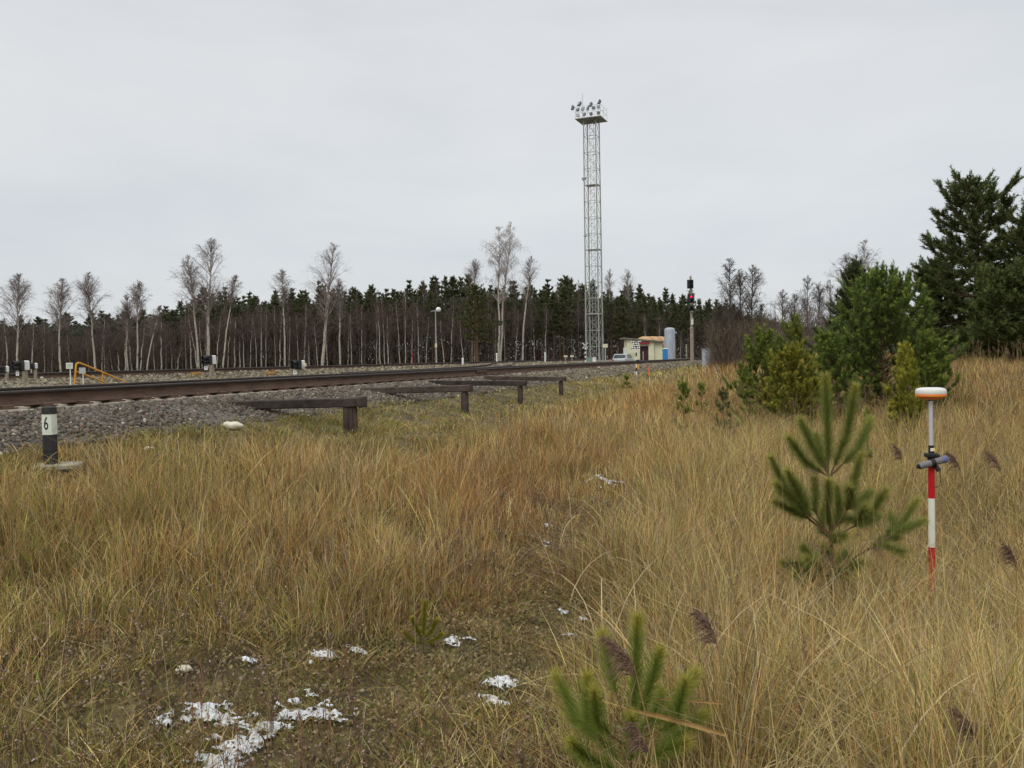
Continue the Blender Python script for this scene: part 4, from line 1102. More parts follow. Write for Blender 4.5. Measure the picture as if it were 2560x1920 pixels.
# ---------------- snow
def snow():
    rng = np.random.default_rng(9)
    spots = [(520, 1792, 105, 42, 3.5), (590, 1858, 50, 40, 3.3), (705, 1800, 55, 36, 3.5), (785, 1782, 80, 44, 3.5), (500, 1912, 60, 20, 3.15), (270, 1880, 30, 16, 3.2), (1140, 1607, 34, 16, 4.4), (905, 1636, 34, 10, 4.3), (795, 1648, 30, 14, 4.3), (625, 1658, 34, 8, 4.3),
             (1525, 1212, 36, 9, 10.0), (1490, 1203, 22, 5, 10.3), (1355, 1363, 24, 7, 6.9), (1245, 1768, 34, 14, 3.6), (1398, 1532, 16, 7, 4.9), (1470, 1556, 18, 8, 4.7), (1440, 1590, 30, 10, 4.5), (1375, 1315, 14, 4, 7.6), (90, 1915, 50, 12, 3.1), (1265, 1712, 40, 12, 3.8), (1500, 1470, 40, 12, 5.3)]
    VV = []; FF = []; n0 = 0
    for (px, py, rx, ry, dd) in spots:
        # centre on the ground along this ray
        d0 = ray(px, py); k = 1.0
        for _ in range(60):
            P = Vector((0, 0, CAMZ)) + d0 * k
            k += (P.z - gzf(P.x, P.y)) * 1.2 / max(-d0.z, .05) * .5
        cx, cy = P.x, P.y
        ax = rx / FPX * cy; ay = ry / FPX * cy * cy / max(CAMZ - P.z, .3)
        st = max(.006, .0018 * cy)
        xs = np.arange(cx - ax * 1.5, cx + ax * 1.5, st); ys = np.arange(cy - ay * 1.5, cy + ay * 1.5, st)
        X, Y = np.meshgrid(xs, ys)
        mask = 1 - np.sqrt(((X - cx) / ax) ** 2 + ((Y - cy) / ay) ** 2)
        f = mask * .58 - .16 + (fnoise(X, Y, .16, 91) - .5) * 1.6 + (fnoise(X, Y, .05, 93) - .5) * 1.5 + (vnoise(X, Y, .018, 95) - .5) * .5
        Z = gz(X, Y) + .012 + np.clip(f, -.2, .5) * .03 + (vnoise(X, Y, .02, 97) - .5) * .012
        ny_, nx_ = X.shape; id_ = np.arange(nx_ * ny_).reshape(ny_, nx_)
        ok = (f[:-1, :-1] > 0) & (f[1:, :-1] > 0) & (f[:-1, 1:] > 0) & (f[1:, 1:] > 0)
        F = np.stack([id_[:-1, :-1], id_[:-1, 1:], id_[1:, 1:], id_[1:, :-1]], -1)[ok]
        VV.append(np.stack([X, Y, Z], -1).reshape(-1, 3)); FF.append(F + n0); n0 += nx_ * ny_
    F = np.concatenate(FF); V = np.concatenate(VV); u, inv = np.unique(F, return_inverse=True)
    o = mesh_np('snow', V[u], inv.reshape(-1, 4), mat=M_['snow'], smooth=True)
    tag(o, 'thin melting patches of old snow between the grass', kind='stuff')
snow()

# ---------------- reeds, weeds and stalks as stuff
def stems(B, rng, X, Y, H, r_, C, lean=.12, nseg=4):
    n = len(X); Z = gz(X, Y) - .02; az = rng.uniform(0, 2 * math.pi, n); ln = np.abs(rng.normal(0, lean, n))
    P = np.stack([X, Y, Z], 1); pts = [P]
    for i in range(1, nseg + 1):
        s = i / nseg; q = P + np.stack([np.cos(az) * ln * H * s ** 1.6, np.sin(az) * ln * H * s ** 1.6, H * s * (1 - .12 * ln * s)], 1); pts.append(q)
    for i in range(nseg): add_segs(B, pts[i], pts[i + 1], r_ * (1 - .5 * i / nseg), r_ * (1 - .5 * (i + 1) / nseg), C, 3)
    return pts[-1], unit(pts[-1] - pts[-2]), az
def plume(B, rng, top, D, az, size, C, npl=46, w_=.0018):
    """drooping one-sided reed panicles"""
    n = len(top); k = npl
    ii = np.repeat(np.arange(n), k); u = rng.uniform(0, 1, n * k)
    side = np.stack([np.cos(az), np.sin(az), np.zeros(n)], 1)
    sz = np.asarray(size)[ii][:, None]
    ax = top[ii] + D[ii] * sz * (u[:, None] - .35) * .8 + side[ii] * sz * (.30 * u[:, None] ** 2) + np.array([0, 0, -1]) * sz * .18 * u[:, None] ** 2
    d = unit(side[ii] * .8 + D[ii] * .55 + rng.normal(size=(n * k, 3)) * .42 + np.array([0, 0, -.25]))
    L_ = sz * (.50 * (1 - .55 * u[:, None])) * rng.uniform(.4, 1.3, (n * k, 1))
    mid_ = ax + d * L_ * .55 + np.array([0, 0, .04]) * sz
    tip = mid_ + unit(d + np.array([0, 0, -.9])) * L_ * .5
    Cc = np.asarray(C)[None] * rng.uniform(.6, 1.3, (n * k, 1)) if np.ndim(C) == 1 else C[ii] * rng.uniform(.6, 1.3, (n * k, 1))
    add_segs(B, ax, mid_, w_ * .5, w_, Cc, 3); add_segs(B, mid_, tip, w_, w_ * .3, Cc, 3)
def stalks():
    rng = np.random.default_rng(311); B = NP(); n = 2600
    x, y = frustum_xy(rng, n, 2.2, 16, .9); p = -x * TC_ + y * TS; k = (p < 5.2) & (fnoise(x, y, 1.2, 23) > .42); x, y = x[k], y[k]; n = len(x)
    H = rng.uniform(.22, .58, n) * (1 - .45 * sst(3.2, 5.2, p[k])); pal = np.array([(.50, .38, .18), (.40, .25, .12), (.55, .45, .28), (.30, .17, .09)])
    C = pal[rng.integers(0, 4, n)] * rng.uniform(.7, 1.2, (n, 1))
    top, D, az = stems(B, rng, x, y, H, .0011 + .00018 * y, C, .16, 3)
    kk = 10; h = rng.uniform(0, 1, n) < .55; ii = np.repeat(np.where(h)[0], kk); u = rng.uniform(0, 1, len(ii))
    add_needles(B, rng, top[ii] - D[ii] * (.07 * u)[:, None], D[ii], .022, .003 + .0003 * y[ii], C[ii] * rng.uniform(.8, 1.2, (len(ii), 1)), (8, 30))
    tag(B.build('dry_stalks', M_['grass']), 'single taller straw stalks with slim seed heads scattered over the short grass', kind='stuff')
stalks()
def reeds():
    rng = np.random.default_rng(301); B = NP()
    n = 4200
    x, y = frustum_xy(rng, n, 3.2, 24, .9)
    k = (x > 1.2 + .16 * (y - 4) + rng.normal(0, .3, n)) & (fnoise(x, y, 1.5, 15) > .38) & ~((np.abs(x - y * .483) < .16) & (y < 6.4)); x, y = x[k], y[k]; n = len(x)
    H = rng.uniform(.75, 1.25, n) * (1 - .25 * sst(8, 16, y))
    C = np.array((.40, .29, .14)) * rng.uniform(.7, 1.2, (n, 1))
    top, D, az = stems(B, rng, x, y, H, .0016 + .00012 * y, C, .16)
    h = rng.uniform(0, 1, n) < .10 + .22 * sst(9, 15, y)
    az = np.where(rng.uniform(0, 1, n) < .7, R(180) + rng.normal(0, .5, n), az)
    plume(B, rng, top[h], D[h], az[h], rng.uniform(.12, .21, h.sum()), np.array((.32, .215, .15)), 26, .0012)
    tag(B.build('reeds', M_['grass']), 'thin straw coloured reeds with drooping brown plumes on the right', kind='stuff')
    # forbs with round brown heads and rusty spires
    B = NP(); n = 5200; x, y = frustum_xy(rng, n, 2.1, 9, .9); k = (x < 1.0 + .1 * y) & (fnoise(x, y, .9, 19) + .30 * np.exp(-((x + .1) ** 2 / .6 + (y - 2.9) ** 2 / 1.0)) > .50) & (-x * TC_ + y * TS < 5); x, y = x[k], y[k]; n = len(x)
    H = rng.uniform(.10, .30, n) * (1 - .3 * sst(4, 8, y)); C = np.array((.17, .11, .075)) * rng.uniform(.7, 1.3, (n, 1))
    top, D, az = stems(B, rng, x, y, H, .0018, C, .25, 3)
    # side stalks and heads
    for _ in range(4):
        a = rng.uniform(0, 2 * math.pi, n); e = top - D * (H * rng.uniform(.15, .5, n))[:, None]
        q = e + np.stack([np.cos(a) * .03, np.sin(a) * .03, rng.uniform(.03, .07, n)], 1); add_segs(B, e, q, .0009, .0008, C, 3)
        hd_ = rng.uniform(0, 1, n) < .55; add_stones(B, rng, q[hd_], rng.uniform(.0035, .0065, hd_.sum()), np.array((.34, .26, .21)) * rng.uniform(.6, 1.4, (hd_.sum(), 1)))
    add_stones(B, rng, top, rng.uniform(.004, .0075, n), np.array((.36, .28, .23)) * rng.uniform(.6, 1.4, (n, 1)))
    tag(B.build('dry_weeds', M_['grass']), 'dead brown weeds with small round seed heads in the foreground', kind='stuff')
    B = NP(); n = 300; x, y = frustum_xy(rng, n, 2.3, 13, 1.0); k = (-x * TC_ + y * TS < 5) & (fnoise(x, y, 1.4, 29) > .42); x, y = x[k], y[k]; n = len(x)
    H = rng.uniform(.3, .6, n); C = np.array((.30, .20, .10)) * rng.uniform(.7, 1.2, (n, 1))
    top, D, az = stems(B, rng, x, y, H, .0015, C, .12, 3)
    kk = 70; ii = np.repeat(np.arange(n), kk); u = rng.uniform(0, 1, n * kk)
    P = top[ii] - D[ii] * (H[ii] * .45 * u)[:, None]
    add_needles(B, rng, P, D[ii] + 0, .028, .003, np.array((.27, .15, .10)) * rng.uniform(.6, 1.3, (n * kk, 1)), (18, 50))
    tag(B.build('dry_spires', M_['grass']), 'rusty brown feathery seed spires standing in the grass', kind='stuff')
reeds()

# ---------------- single foreground reeds
def big_reed(px, y_top, y_base, d, azd, size, label, leafs=(), nm='reed', lean=0.0, C=(.26, .17, .125)):
    top = at(px, y_top, d); b = on_ground(px + lean, d)
    t = thing(nm, label, 'reed', b); rng = np.random.default_rng(int(px))
    v = top - b
    B = NP(); P = [np.array([[0, 0, -.02]])]; n = 8
    for i in range(1, n + 1):
        s = i / n; P.append(np.array([[v.x * s ** 1.3, v.y * s, v.z * s]]))
    for i in range(n): add_segs(B, P[i], P[i + 1], .0030 * (1 - .05 * i), .0030 * (1 - .05 * (i + 1)), (.36, .25, .11), 5)
    B.build('stem', M_['grass'], t)
    B = NP(); D = unit(P[-1] - P[-2]); plume(B, rng, P[-1] + D * size * .1, D, np.array([R(azd)]), np.array([size * 1.25]), np.array(C), 130, .0015)
    m_ = unit(np.array([[math.cos(R(azd)), math.sin(R(azd)), 0]]))
    pts = [P[-1] - D * size * .3]
    for i in range(1, 8): pts.append(pts[0] + D * size * .16 * i + m_ * size * .012 * i * i + np.array([[0, 0, -.006 * i * i * size]]))
    for i in range(7): add_segs(B, pts[i], pts[i + 1], .0022 * (1 - i * .1), .0022 * (1 - (i + 1) * .1), (.26, .17, .10), 4)
    B.build('plume', M_['grass'], t)
    for (x0, y0, x1, y1, ddp, w_, curve) in leafs:
        a = at(x0, y0, d) - b; c = at(x1, y1, d + ddp) - b
        m = MB(); N = 10; V = []
        dr_ = (c - a); side = dr_.cross(Vector((0, -1, .15))).normalized()
        for i in range(N + 1):
            s = i / N; q = a + dr_ * s + Vector((0, 0, curve * math.sin(s * math.pi))); ww = w_ * math.sin(math.pi * min(1, .12 + s * .88)) ** .6 * (1 if s < .7 else (1 - (s - .7) / .3 * .92))
            V += [q - side * ww / 2, q + Vector((0, .004, 0)), q + side * ww / 2]
        m._a(V, [(3 * i + j, 3 * i + j + 1, 3 * i + j + 4, 3 * i + j + 3) for i in range(N) for j in (0, 1)])
        o = m.build('leaf', M_['leafstraw'], t)
    return t
M_['leafstraw'] = mat('straw_reed_leaf', (.36, .22, .075), .8, col2=(.50, .33, .13), scale=9, stretch=(1, 6, 6), transl=.25)
big_reed(1585, 1665, 0, 2.35, 165, .13, 'reed with dark drooping plume hanging before the bright front pine sapling', lean=120)
big_reed(1790, 1590, 0, 2.7, 150, .13, 'reed with a long purple brown plume right of the front pine sapling', leafs=((1820, 1840, 1530, 1765, -.05, .016, .006), (1810, 1760, 1560, 1745, .1, .007, .004)), lean=60)
big_reed(2540, 1400, 0, 4.2, 170, .13, 'dark plumed reed standing alone close to the right edge', lean=10)
big_reed(2400, 1165, 0, 6.5, 165, .17, 'reed with drooping plume right beside the receiver pole', lean=30)
big_reed(2255, 1140, 0, 6.9, 165, .15, 'reed plume left of the grey tube on the survey pole', lean=-10)
big_reed(2500, 1165, 0, 8.0, 170, .22, 'reed with wide feathery plume right of the survey pole near the edge', lean=25)
big_reed(2440, 1830, 0, 2.6, 160, .11, 'low brown reed plume in the bottom right corner', lean=60)
big_reed(1620, 1865, 0, 2.4, 160, .10, 'short reddish reed plume at the bottom edge under the sapling', lean=60)

# ---------------- pine saplings with explicit shoots
def shoot_pts(pts, n):
    """resample polyline"""
    pts = np.array(pts, float); seg = np.linalg.norm(np.diff(pts, axis=0), axis=1); cum = np.concatenate([[0], np.cumsum(seg)])
    s = np.linspace(0, cum[-1], n); return np.stack([np.interp(s, cum, pts[:, i]) for i in range(3)], 1), cum[-1]
def sapling(name, label, px_shoots, d, trunk, nl, nw, dens, col, tipcol, seed, rad=.012, group=None, ang=(18, 48), depth=.22):
    rng = np.random.default_rng(seed)
    b = on_ground(trunk[0][0], d)
    t = thing(name, label, 'pine sapling', b, group=group)
    tr = [at(x, y, d) - b for x, y in trunk]; tr[0] = Vector((tr[0].x, 0, -.03))
    m = MB(); n = len(tr); m.tube(tr, [rad * (1 - .6 * i / (n - 1)) for i in range(n)], 7); m.build('trunk', M_['bark'], t, smooth=True)
    BB = NP(); NB = NP()
    for sh in px_shoots:
        pts, start = sh[0], sh[1]           # px points, fraction where needles begin
        dy0 = 0 if len(sh) < 3 else sh[2]
        dy1 = rng.uniform(-depth, depth) if len(sh) < 4 else sh[3]
        q = []
        for i, (x, y) in enumerate(pts):
            f = i / (len(pts) - 1); q.append(np.array(at(x, y, d + dy0 * (1 - f) + dy1 * f) - b))
        P, ln = shoot_pts(q, 14)
        for i in range(13): add_segs(BB, P[i:i + 1], P[i + 1:i + 2], rad * .42 * (1 - .05 * i), rad * .42 * (1 - .05 * (i + 1)), (.15, .10, .055), 5)
        k = int(dens * ln * (1 - start))
        u = start + (1 - start) * rng.uniform(0, 1, k) ** .9
        base = np.stack([np.interp(u, np.linspace(0, 1, 14), P[:, j]) for j in range(3)], 1)
        D = np.stack([np.interp(u, np.linspace(0, 1, 13), np.diff(P[:, j])) for j in range(3)], 1)
        mixv = (sst(.75, 1.0, u) * rng.uniform(.4, 1, k))[:, None]
        C = (np.array(col) * (1 - mixv) + np.array(tipcol) * mixv) * rng.uniform(.6, 1.35, (k, 1))
        L_ = nl * rng.uniform(.8, 1.15, k) * (.75 + .25 * np.sin(u * math.pi))
        add_needles(NB, rng, base, D, L_, nw, C, ang)
    BB.build('branches', M_['twig'], t); NB.build('needles', M_['needle'], t)
    return t
def c4(x, y): return (1860 + x * .3737, 900 + y * .3737)
S = []
def add_s(pts, start, *a): S.append(([c4(*p) for p in pts], start, *a))
add_s([(565, 770), (560, 450), (545, 110)], .12, 0, 0)
add_s([(575, 780), (690, 500), (745, 175)], .12, 0, -.1)
add_s([(560, 765), (470, 600), (375, 400)], .12, 0, .05)
add_s([(560, 775), (420, 690), (295, 520)], .12, 0, -.12)
add_s([(575, 780), (760, 600), (845, 400)], .25, 0, .2)
add_s([(570, 775), (510, 640), (480, 500)], .15, 0, .15)
add_s([(570, 1160), (420, 1060), (300, 900), (180, 655)], .35, 0, -.1)
add_s([(560, 1150), (420, 1020), (360, 880), (290, 745)], .3, 0, -.2)
add_s([(560, 1170), (440, 1060), (330, 1010), (200, 950)], .4, 0, -.1)
add_s([(550, 1140), (470, 1000), (480, 900), (470, 790)], .3, 0, .1)
add_s([(440, 1060), (330, 930), (210, 830)], .1, -.08, -.2)
add_s([(430, 1040), (390, 900), (330, 800)], .1, -.08, .0)
add_s([(575, 1150), (560, 1000), (565, 810)], .1, 0, -.12)
add_s([(590, 1140), (640, 1000), (620, 850)], .15, 0, .12)
add_s([(590, 1150), (690, 1000), (740, 800), (785, 635)], .3, 0, .0)
add_s([(690, 1000), (720, 920), (700, 850)], .0, 0, -.1)
add_s([(680, 1010), (770, 950), (850, 880)], .1, 0, .1)
add_s([(600, 1180), (740, 1110), (860, 1010), (950, 870)], .35, 0, -.15)
add_s([(740, 1110), (790, 1030), (820, 980)], .0, -.05, -.2)
add_s([(720, 1120), (830, 1080), (900, 1040)], .1, 0, .05)
add_s([(590, 1420), (820, 1270), (1010, 1160), (1160, 935)], .62, 0, .1)
add_s([(820, 1270), (1010, 1160), (1100, 1120), (1205, 1075)], .45, 0, .0)
add_s([(900, 1220), (1000, 1120), (980, 1030)], .3, 0, .15)
add_s([(820, 1270), (930, 1240), (1070, 1285)], .1, 0, -.1)
add_s([(820, 1270), (930, 1200), (1030, 1180)], .1, 0, .12)
add_s([(580, 1400), (420, 1370), (255, 1360)], .25, 0, -.1)
add_s([(560, 1390), (450, 1330), (390, 1245)], .3, 0, .05)
add_s([(480, 1390), (400, 1420), (330, 1450)], .1, 0, -.2)
add_s([(590, 1390), (640, 1330), (690, 1290)], .2, 0, .1)
add_s([(585, 1350), (550, 1290), (520, 1250)], .2, 0, -.15)
add_s([(590, 1440), (480, 1450), (400, 1500)], .3, 0, .1)
add_s([(585, 1400), (500, 1330), (430, 1300)], .2, 0, .2)
add_s([(585, 1420), (700, 1400), (790, 1350)], .2, 0, -.2)
add_s([(585, 1440), (640, 1420), (700, 1440)], .1, 0, -.2)
add_s([(580, 1380), (500, 1400), (420, 1330)], .2, 0, -.25)
add_s([(575, 1250), (620, 1180), (680, 1180)], .2, 0, -.2)
add_s([(575, 1200), (520, 1130), (530, 1000)], .1, 0, .2)
add_s([(575, 1120), (650, 1060), (740, 1060)], .1, 0, .15)
add_s([(440, 1050), (380, 960), (240, 880)], .1, -.05, .1)
sapling('pine_sapling', 'largest young pine with upswept candle shoots left of the survey pole', S, 5.5, [(2084, 1490), (2080, 1400), (2074, 1300), (2073, 1240), (2071, 1188)], .080, .0016, 6500, (.19, .225, .05), (.40, .37, .09), 41, .015, ang=(20, 66))
def c6(x, y): return (1100 + x * .41, 1240 + y * .41)
S = []
add_s6 = lambda pts, st, *a: S.append(([c6(*p) for p in pts], st, *a))
add_s6([(1170, 1500), (1190, 1150), (1205, 745)], .15, 0, 0)
add_s6([(1170, 1450), (1270, 1200), (1345, 940)], .25, 0, -.05)
add_s6([(1170, 1480), (1400, 1330), (1560, 1080)], .3, 0, .05)
add_s6([(1170, 1500), (1420, 1400), (1500, 1130)], .3, 0, -.1)
add_s6([(1160, 1480), (1060, 1150), (990, 850)], .42, 0, .1)
add_s6([(1150, 1520), (900, 1390), (900, 1100)], .3, 0, -.05)
add_s6([(1150, 1520), (850, 1380), (710, 1100)], .35, 0, .1)
add_s6([(1140, 1540), (960, 1380), (940, 1190)], .3, 0, -.15)
add_s6([(1160, 1700), (900, 1600), (800, 1500)], .2, 0, -.1)
add_s6([(1160, 1700), (1000, 1500), (800, 1330)], .2, 0, .1)
add_s6([(1170, 1700), (1400, 1500), (1620, 1330)], .3, 0, .1)
add_s6([(1170, 1500), (1300, 1350), (1350, 1200)], .1, 0, .12)
add_s6([(1160, 1640), (1180, 1500), (1170, 1350)], .1, 0, -.1)
add_s6([(1160, 1700), (1350, 1560), (1500, 1500)], .3, 0, -.1)
sapling('pine_sapling', 'bright green pine sapling with yellow tips at the bottom of the photo', S, 2.75, [(1575, 1990), (1578, 1900), (1580, 1850)], .066, .0012, 7000, (.21, .27, .045), (.48, .40, .08), 42, .005, ang=(16, 58), depth=.12)
S = []
for a, b_, c in (((1058, 1600), (1060, 1560), (1062, 1505)), ((1058, 1600), (1040, 1570), (1030, 1545)), ((1058, 1600), (1080, 1575), (1092, 1550)), ((1058, 1610), (1030, 1600), (1010, 1580)), ((1058, 1610), (1085, 1600), (1105, 1585))):
    S.append(([a, b_, c], .1))
sapling('pine_sapling', 'tiny yellowish pine seedling in the mossy middle of the foreground', S, 4.6, [(1058, 1640), (1058, 1600)], .034, .0022, 6500, (.26, .24, .03), (.48, .36, .04), 43, .003, depth=.05)

# generic young pine / conifer generator, local coordinates
def conifer(name, loc, H, Rr, seed, label, cat='pine tree', group=None, cb=.03, whorls=10, nb=6, shape=1.0, up0=60, up1=10, curl=.5, dens=1, nl=.06, nw=.006, nper=40, col=(.05, .085, .035), tip=(.11, .15, .045), trunk_r=None, side=5, top_candles=1, bark='bark', jitter=.2, rz=0, lean=(0, 0), flat=0.0, shootlen=None, barefrac=.25, asym=None):
    rng = np.random.default_rng(seed); col = np.array(col) * (1.18, 1.04, .68); tip = np.array(tip) * (1.12, 1.04, .70)
    t = thing(name, label, cat, loc, rz=rz, group=group)
    tr = trunk_r or H * .016
    N = 12; TP = []; wob = rng.normal(0, .012 * H, (N + 1, 2)).cumsum(0) * .35
    for i in range(N + 1):
        s = i / N; TP.append((lean[0] * s * H + wob[i, 0] * s, lean[1] * s * H + wob[i, 1] * s, H * s * .96 - (.15 if i == 0 else 0)))
    m = MB(); m.tube(TP, [tr * (1 - .85 * i / N) for i in range(N + 1)], 8); m.build('trunk', M_[bark], t, smooth=True)
    TPa = np.array(TP)
    def tpos(s): return np.array([np.interp(s, np.linspace(0, 1, N + 1), TPa[:, j]) for j in range(3)])
    BB = NP(); NB = NP(); shoots = []
    for wI in range(whorls):
        s = cb + (1 - cb) * (wI + rng.uniform(0, .5)) / whorls
        rel_ = (s - cb) / (1 - cb)
        Lw = Rr * max(.07, (1 - rel_) ** shape) * (1 if rel_ > .12 else .8)
        el = up1 + (up0 - up1) * rel_
        o = tpos(s); a0 = rng.uniform(0, 6.28)
        for b_ in range(nb):
            az = a0 + 6.283 * b_ / nb + rng.normal(0, .25)
            L_ = Lw * rng.uniform(1 - jitter * 1.5, 1 + jitter)
            if asym: L_ *= 1 + asym[1] * math.cos(az - asym[0])
            e = R(el + rng.normal(0, 8)); n = 6; P = [o]; dirh = np.array([math.cos(az), math.sin(az), 0])
            for i in range(n):
                ee = e + curl * ((i + 1) / n) ** 2 - flat * (1 - i / n) * .3
                P.append(P[-1] + (dirh * math.cos(ee) + np.array([0, 0, math.sin(ee)])) * L_ / n)
            P = np.array(P)
            br_ = max(.003, tr * .30 * (L_ / Rr) ** .7)
            add_segs(BB, P[:-1], P[1:], br_ * (1 - np.arange(n) / n * .7), br_ * (1 - (np.arange(n) + 1) / n * .7), (.13, .085, .05), 4)
            SL = shootlen or max(.10, L_ * .35)
            shoots.append((P[-1], P[-1] - P[-2], SL * .8, P[-2]))
            ns = max(1, int(side * L_ / Rr * 1.6))
            for _ in range(ns):
                u = rng.uniform(barefrac, .97); i = min(n - 1, int(u * n)); q = P[i] + (P[i + 1] - P[i]) * (u * n - i)
                dd_ = unit((P[i + 1] - P[i])[None])[0]
                lat = np.cross(dd_, [0, 0, 1]) * rng.choice([-1, 1])
                dv_ = dd_ * .6 + lat * rng.uniform(.4, 1.0) + np.array([0, 0, rng.uniform(.0, .7) * (1 - flat)])
                dv_ /= np.linalg.norm(dv_); l2 = SL * rng.uniform(.5, 1.1)
                shoots.append((q + dv_ * l2, dv_, l2, q))
    for _ in range(top_candles):
        o = tpos(.97); dv_ = np.array([rng.normal(0, .12), rng.normal(0, .12), 1]); l2 = (H * .10 if H < 9 else .7) * rng.uniform(.6, 1); shoots.append((o + dv_ * l2, dv_, l2, o))
    SLt = (shootlen or Rr * .3) * .6
    for _ in range(16):
        q = tpos(rng.uniform(.80, .97)); a_ = rng.uniform(0, 6.283); dv_ = unit(np.array([[math.cos(a_), math.sin(a_), rng.uniform(.5, 1.4)]]))[0]; l2 = SLt * rng.uniform(.5, 1.0); shoots.append((q + dv_ * l2, dv_, l2, q))
    E = np.array([s_[0] for s_ in shoots]); D = unit(np.array([s_[1] for s_ in shoots])); LL = np.array([s_[2] for s_ in shoots]); O = np.array([s_[3] for s_ in shoots])
    D = unit(D + np.array([0, 0, .35 * (1 - flat)])); 
    add_segs(BB, O, E, .0035 * max(1, nw / .006), .002, (.13, .09, .05), 3)
    ii = np.repeat(np.arange(len(E)), int(nper * dens)); k = len(ii); u = rng.uniform(0, 1, k)
    P = O[ii] + (E[ii] - O[ii]) * u[:, None]
    cl = rng.uniform(.65, 1.25, len(E))[ii][:, None]
    mixv = (sst(.6, 1, u) * rng.uniform(.2, 1, k))[:, None] * (rng.uniform(0, 1, len(E)) < .7)[ii][:, None]
    C = (np.array(col) * (1 - mixv) + np.array(tip) * mixv) * cl * rng.uniform(.7, 1.3, (k, 1))
    add_needles(NB, rng, P, unit(E - O)[ii] * .7 + D[ii] * .5, nl * np.ones(k) * rng.uniform(.75, 1.15, k), nw, C, (20, 60))
    BB.build('branches', M_['twig'], t); NB.build('needles', M_['needle'], t)
    return t
def con_at(name, px, ytop, d, wpx, label, seed, **k):
    b = on_ground(px, d); H = at(px, ytop, d).z - b.z
    return conifer(name, b, H, wpx * d / FPX / 2, seed, label, **k)
YG = dict(col=(.14, .20, .055), tip=(.29, .32, .08))
con_at('pine_sapling', 1709, 946, 13.5, 84, 'small pine sapling standing alone in the middle of the right field', 51, cat='pine sapling', whorls=4, nb=4, nl=.055, nw=.007, nper=60, side=3, cb=.3, shape=.7, trunk_r=.012, shootlen=.14, **YG)
con_at('pine_sapling', 1807, 968, 13.2, 90, 'low bluish pine sapling right of the lone field sapling', 52, cat='pine sapling', whorls=4, nb=5, nl=.055, nw=.007, nper=45, side=3, cb=.15, shape=.7, trunk_r=.010, shootlen=.14, col=(.07, .105, .055), tip=(.14, .17, .07))
con_at('pine_sapling', 1752, 955, 17.5, 60, 'two stemmed thin pine sapling behind the lone field sapling', 53, cat='pine sapling', whorls=4, nb=4, nl=.06, nw=.008, nper=36, side=2, cb=.2, trunk_r=.01, shootlen=.15, **YG)
con_at('pine_sapling', 1566, 940, 24, 30, 'very small pine sapling left of the chequered cross post', 54, cat='pine sapling', whorls=3, nb=4, nl=.07, nw=.012, nper=30, side=2, cb=.2, trunk_r=.012, shootlen=.16, **YG)
con_at('pine_sapling', 1872, 935, 14.5, 90, 'round small pine at the left foot of the pine thicket', 55, cat='pine sapling', whorls=6, nb=5, nl=.055, nw=.008, nper=40, side=4, shootlen=.13, **YG)
con_at('young_pine', 1905, 840, 17.5, 230, 'young pine at the left end of the thicket', 61, whorls=10, nb=7, nw=.012, nl=.07, nper=62, side=10, shape=.5, col=(.12, .185, .055), tip=(.27, .31, .08), shootlen=.2, top_candles=2)
con_at('young_pine', 1985, 790, 20, 230, 'taller loose young pine behind the left part of the thicket', 62, whorls=10, nb=6, nw=.013, nl=.07, side=9, shape=.75, col=(.12, .175, .06), tip=(.25, .28, .08), shootlen=.24, nper=55)
con_at('young_pine', 1978, 885, 15.2, 240, 'yellow tinged bushy pine low in the middle of the thicket', 63, whorls=8, nb=8, nw=.011, nl=.065, nper=60, side=12, shape=.45, col=(.16, .20, .045), tip=(.42, .35, .06), shootlen=.18, top_candles=3)
con_at('young_pine', 2075, 835, 16.5, 170, 'green young pine between the yellow bush and the big round pine', 64, whorls=8, nb=7, nw=.012, nl=.07, nper=60, side=10, shape=.5, col=(.11, .175, .055), tip=(.25, .30, .08), shootlen=.2)
con_at('young_pine', 2210, 725, 17, 430, 'big dense round young pine with upright candles in the thicket', 65, whorls=13, nb=9, nw=.013, nl=.075, side=17, shape=.42, col=(.085, .145, .05), tip=(.26, .33, .08), shootlen=.27, nper=60, top_candles=5, up1=8, jitter=.12)
con_at('young_pine', 2262, 880, 13.0, 170, 'yellowish green pine bush before the big round pine', 66, whorls=7, nb=7, nw=.011, nl=.065, nper=60, side=9, shape=.5, col=(.20, .24, .05), tip=(.42, .38, .08), shootlen=.19, up1=40, curl=.7)
con_at('young_pine', 2325, 845, 16.0, 150, 'green pine bush at the right flank of the big round pine', 67, whorls=8, nb=7, nw=.012, nl=.07, nper=60, side=10, shape=.45, col=(.11, .175, .05), tip=(.27, .32, .07), shootlen=.2, up1=20)
con_at('young_pine', 2165, 1020, 9.5, 60, 'very low pine sprig in the grass right of the tall sapling', 68, cat='pine sapling', whorls=3, nb=4, nw=.006, side=3, shootlen=.1, cb=.2, **YG)
con_at('dark_spruce', 2140, 655, 27, 210, 'narrow dark conical spruce rising behind the pine thicket', 71, cat='spruce tree', whorls=17, nb=7, nw=.022, nl=.10, side=14, shape=.7, col=(.05, .075, .045), tip=(.09, .125, .06), shootlen=.32, nper=50, up0=50, up1=5, trunk_r=.07)
MP = dict(nw=.030, nl=.14, col=(.060, .092, .040), tip=(.13, .165, .06), shootlen=.50, nper=44, curl=.45, flat=.6)
con_at('mature_pine', 2445, 448, 30, 420, 'tallest dark pine with layered limbs at the right side', 81, whorls=16, nb=8, side=22, shape=.42, cb=.06, up0=35, up1=-4, trunk_r=.13, jitter=.32, rz=.4, **MP)
con_at('mature_pine', 2610, 500, 28, 420, 'dark pine cut by the right edge', 82, whorls=14, nb=8, side=22, shape=.4, cb=.06, up0=35, up1=0, trunk_r=.12, jitter=.3, **MP)
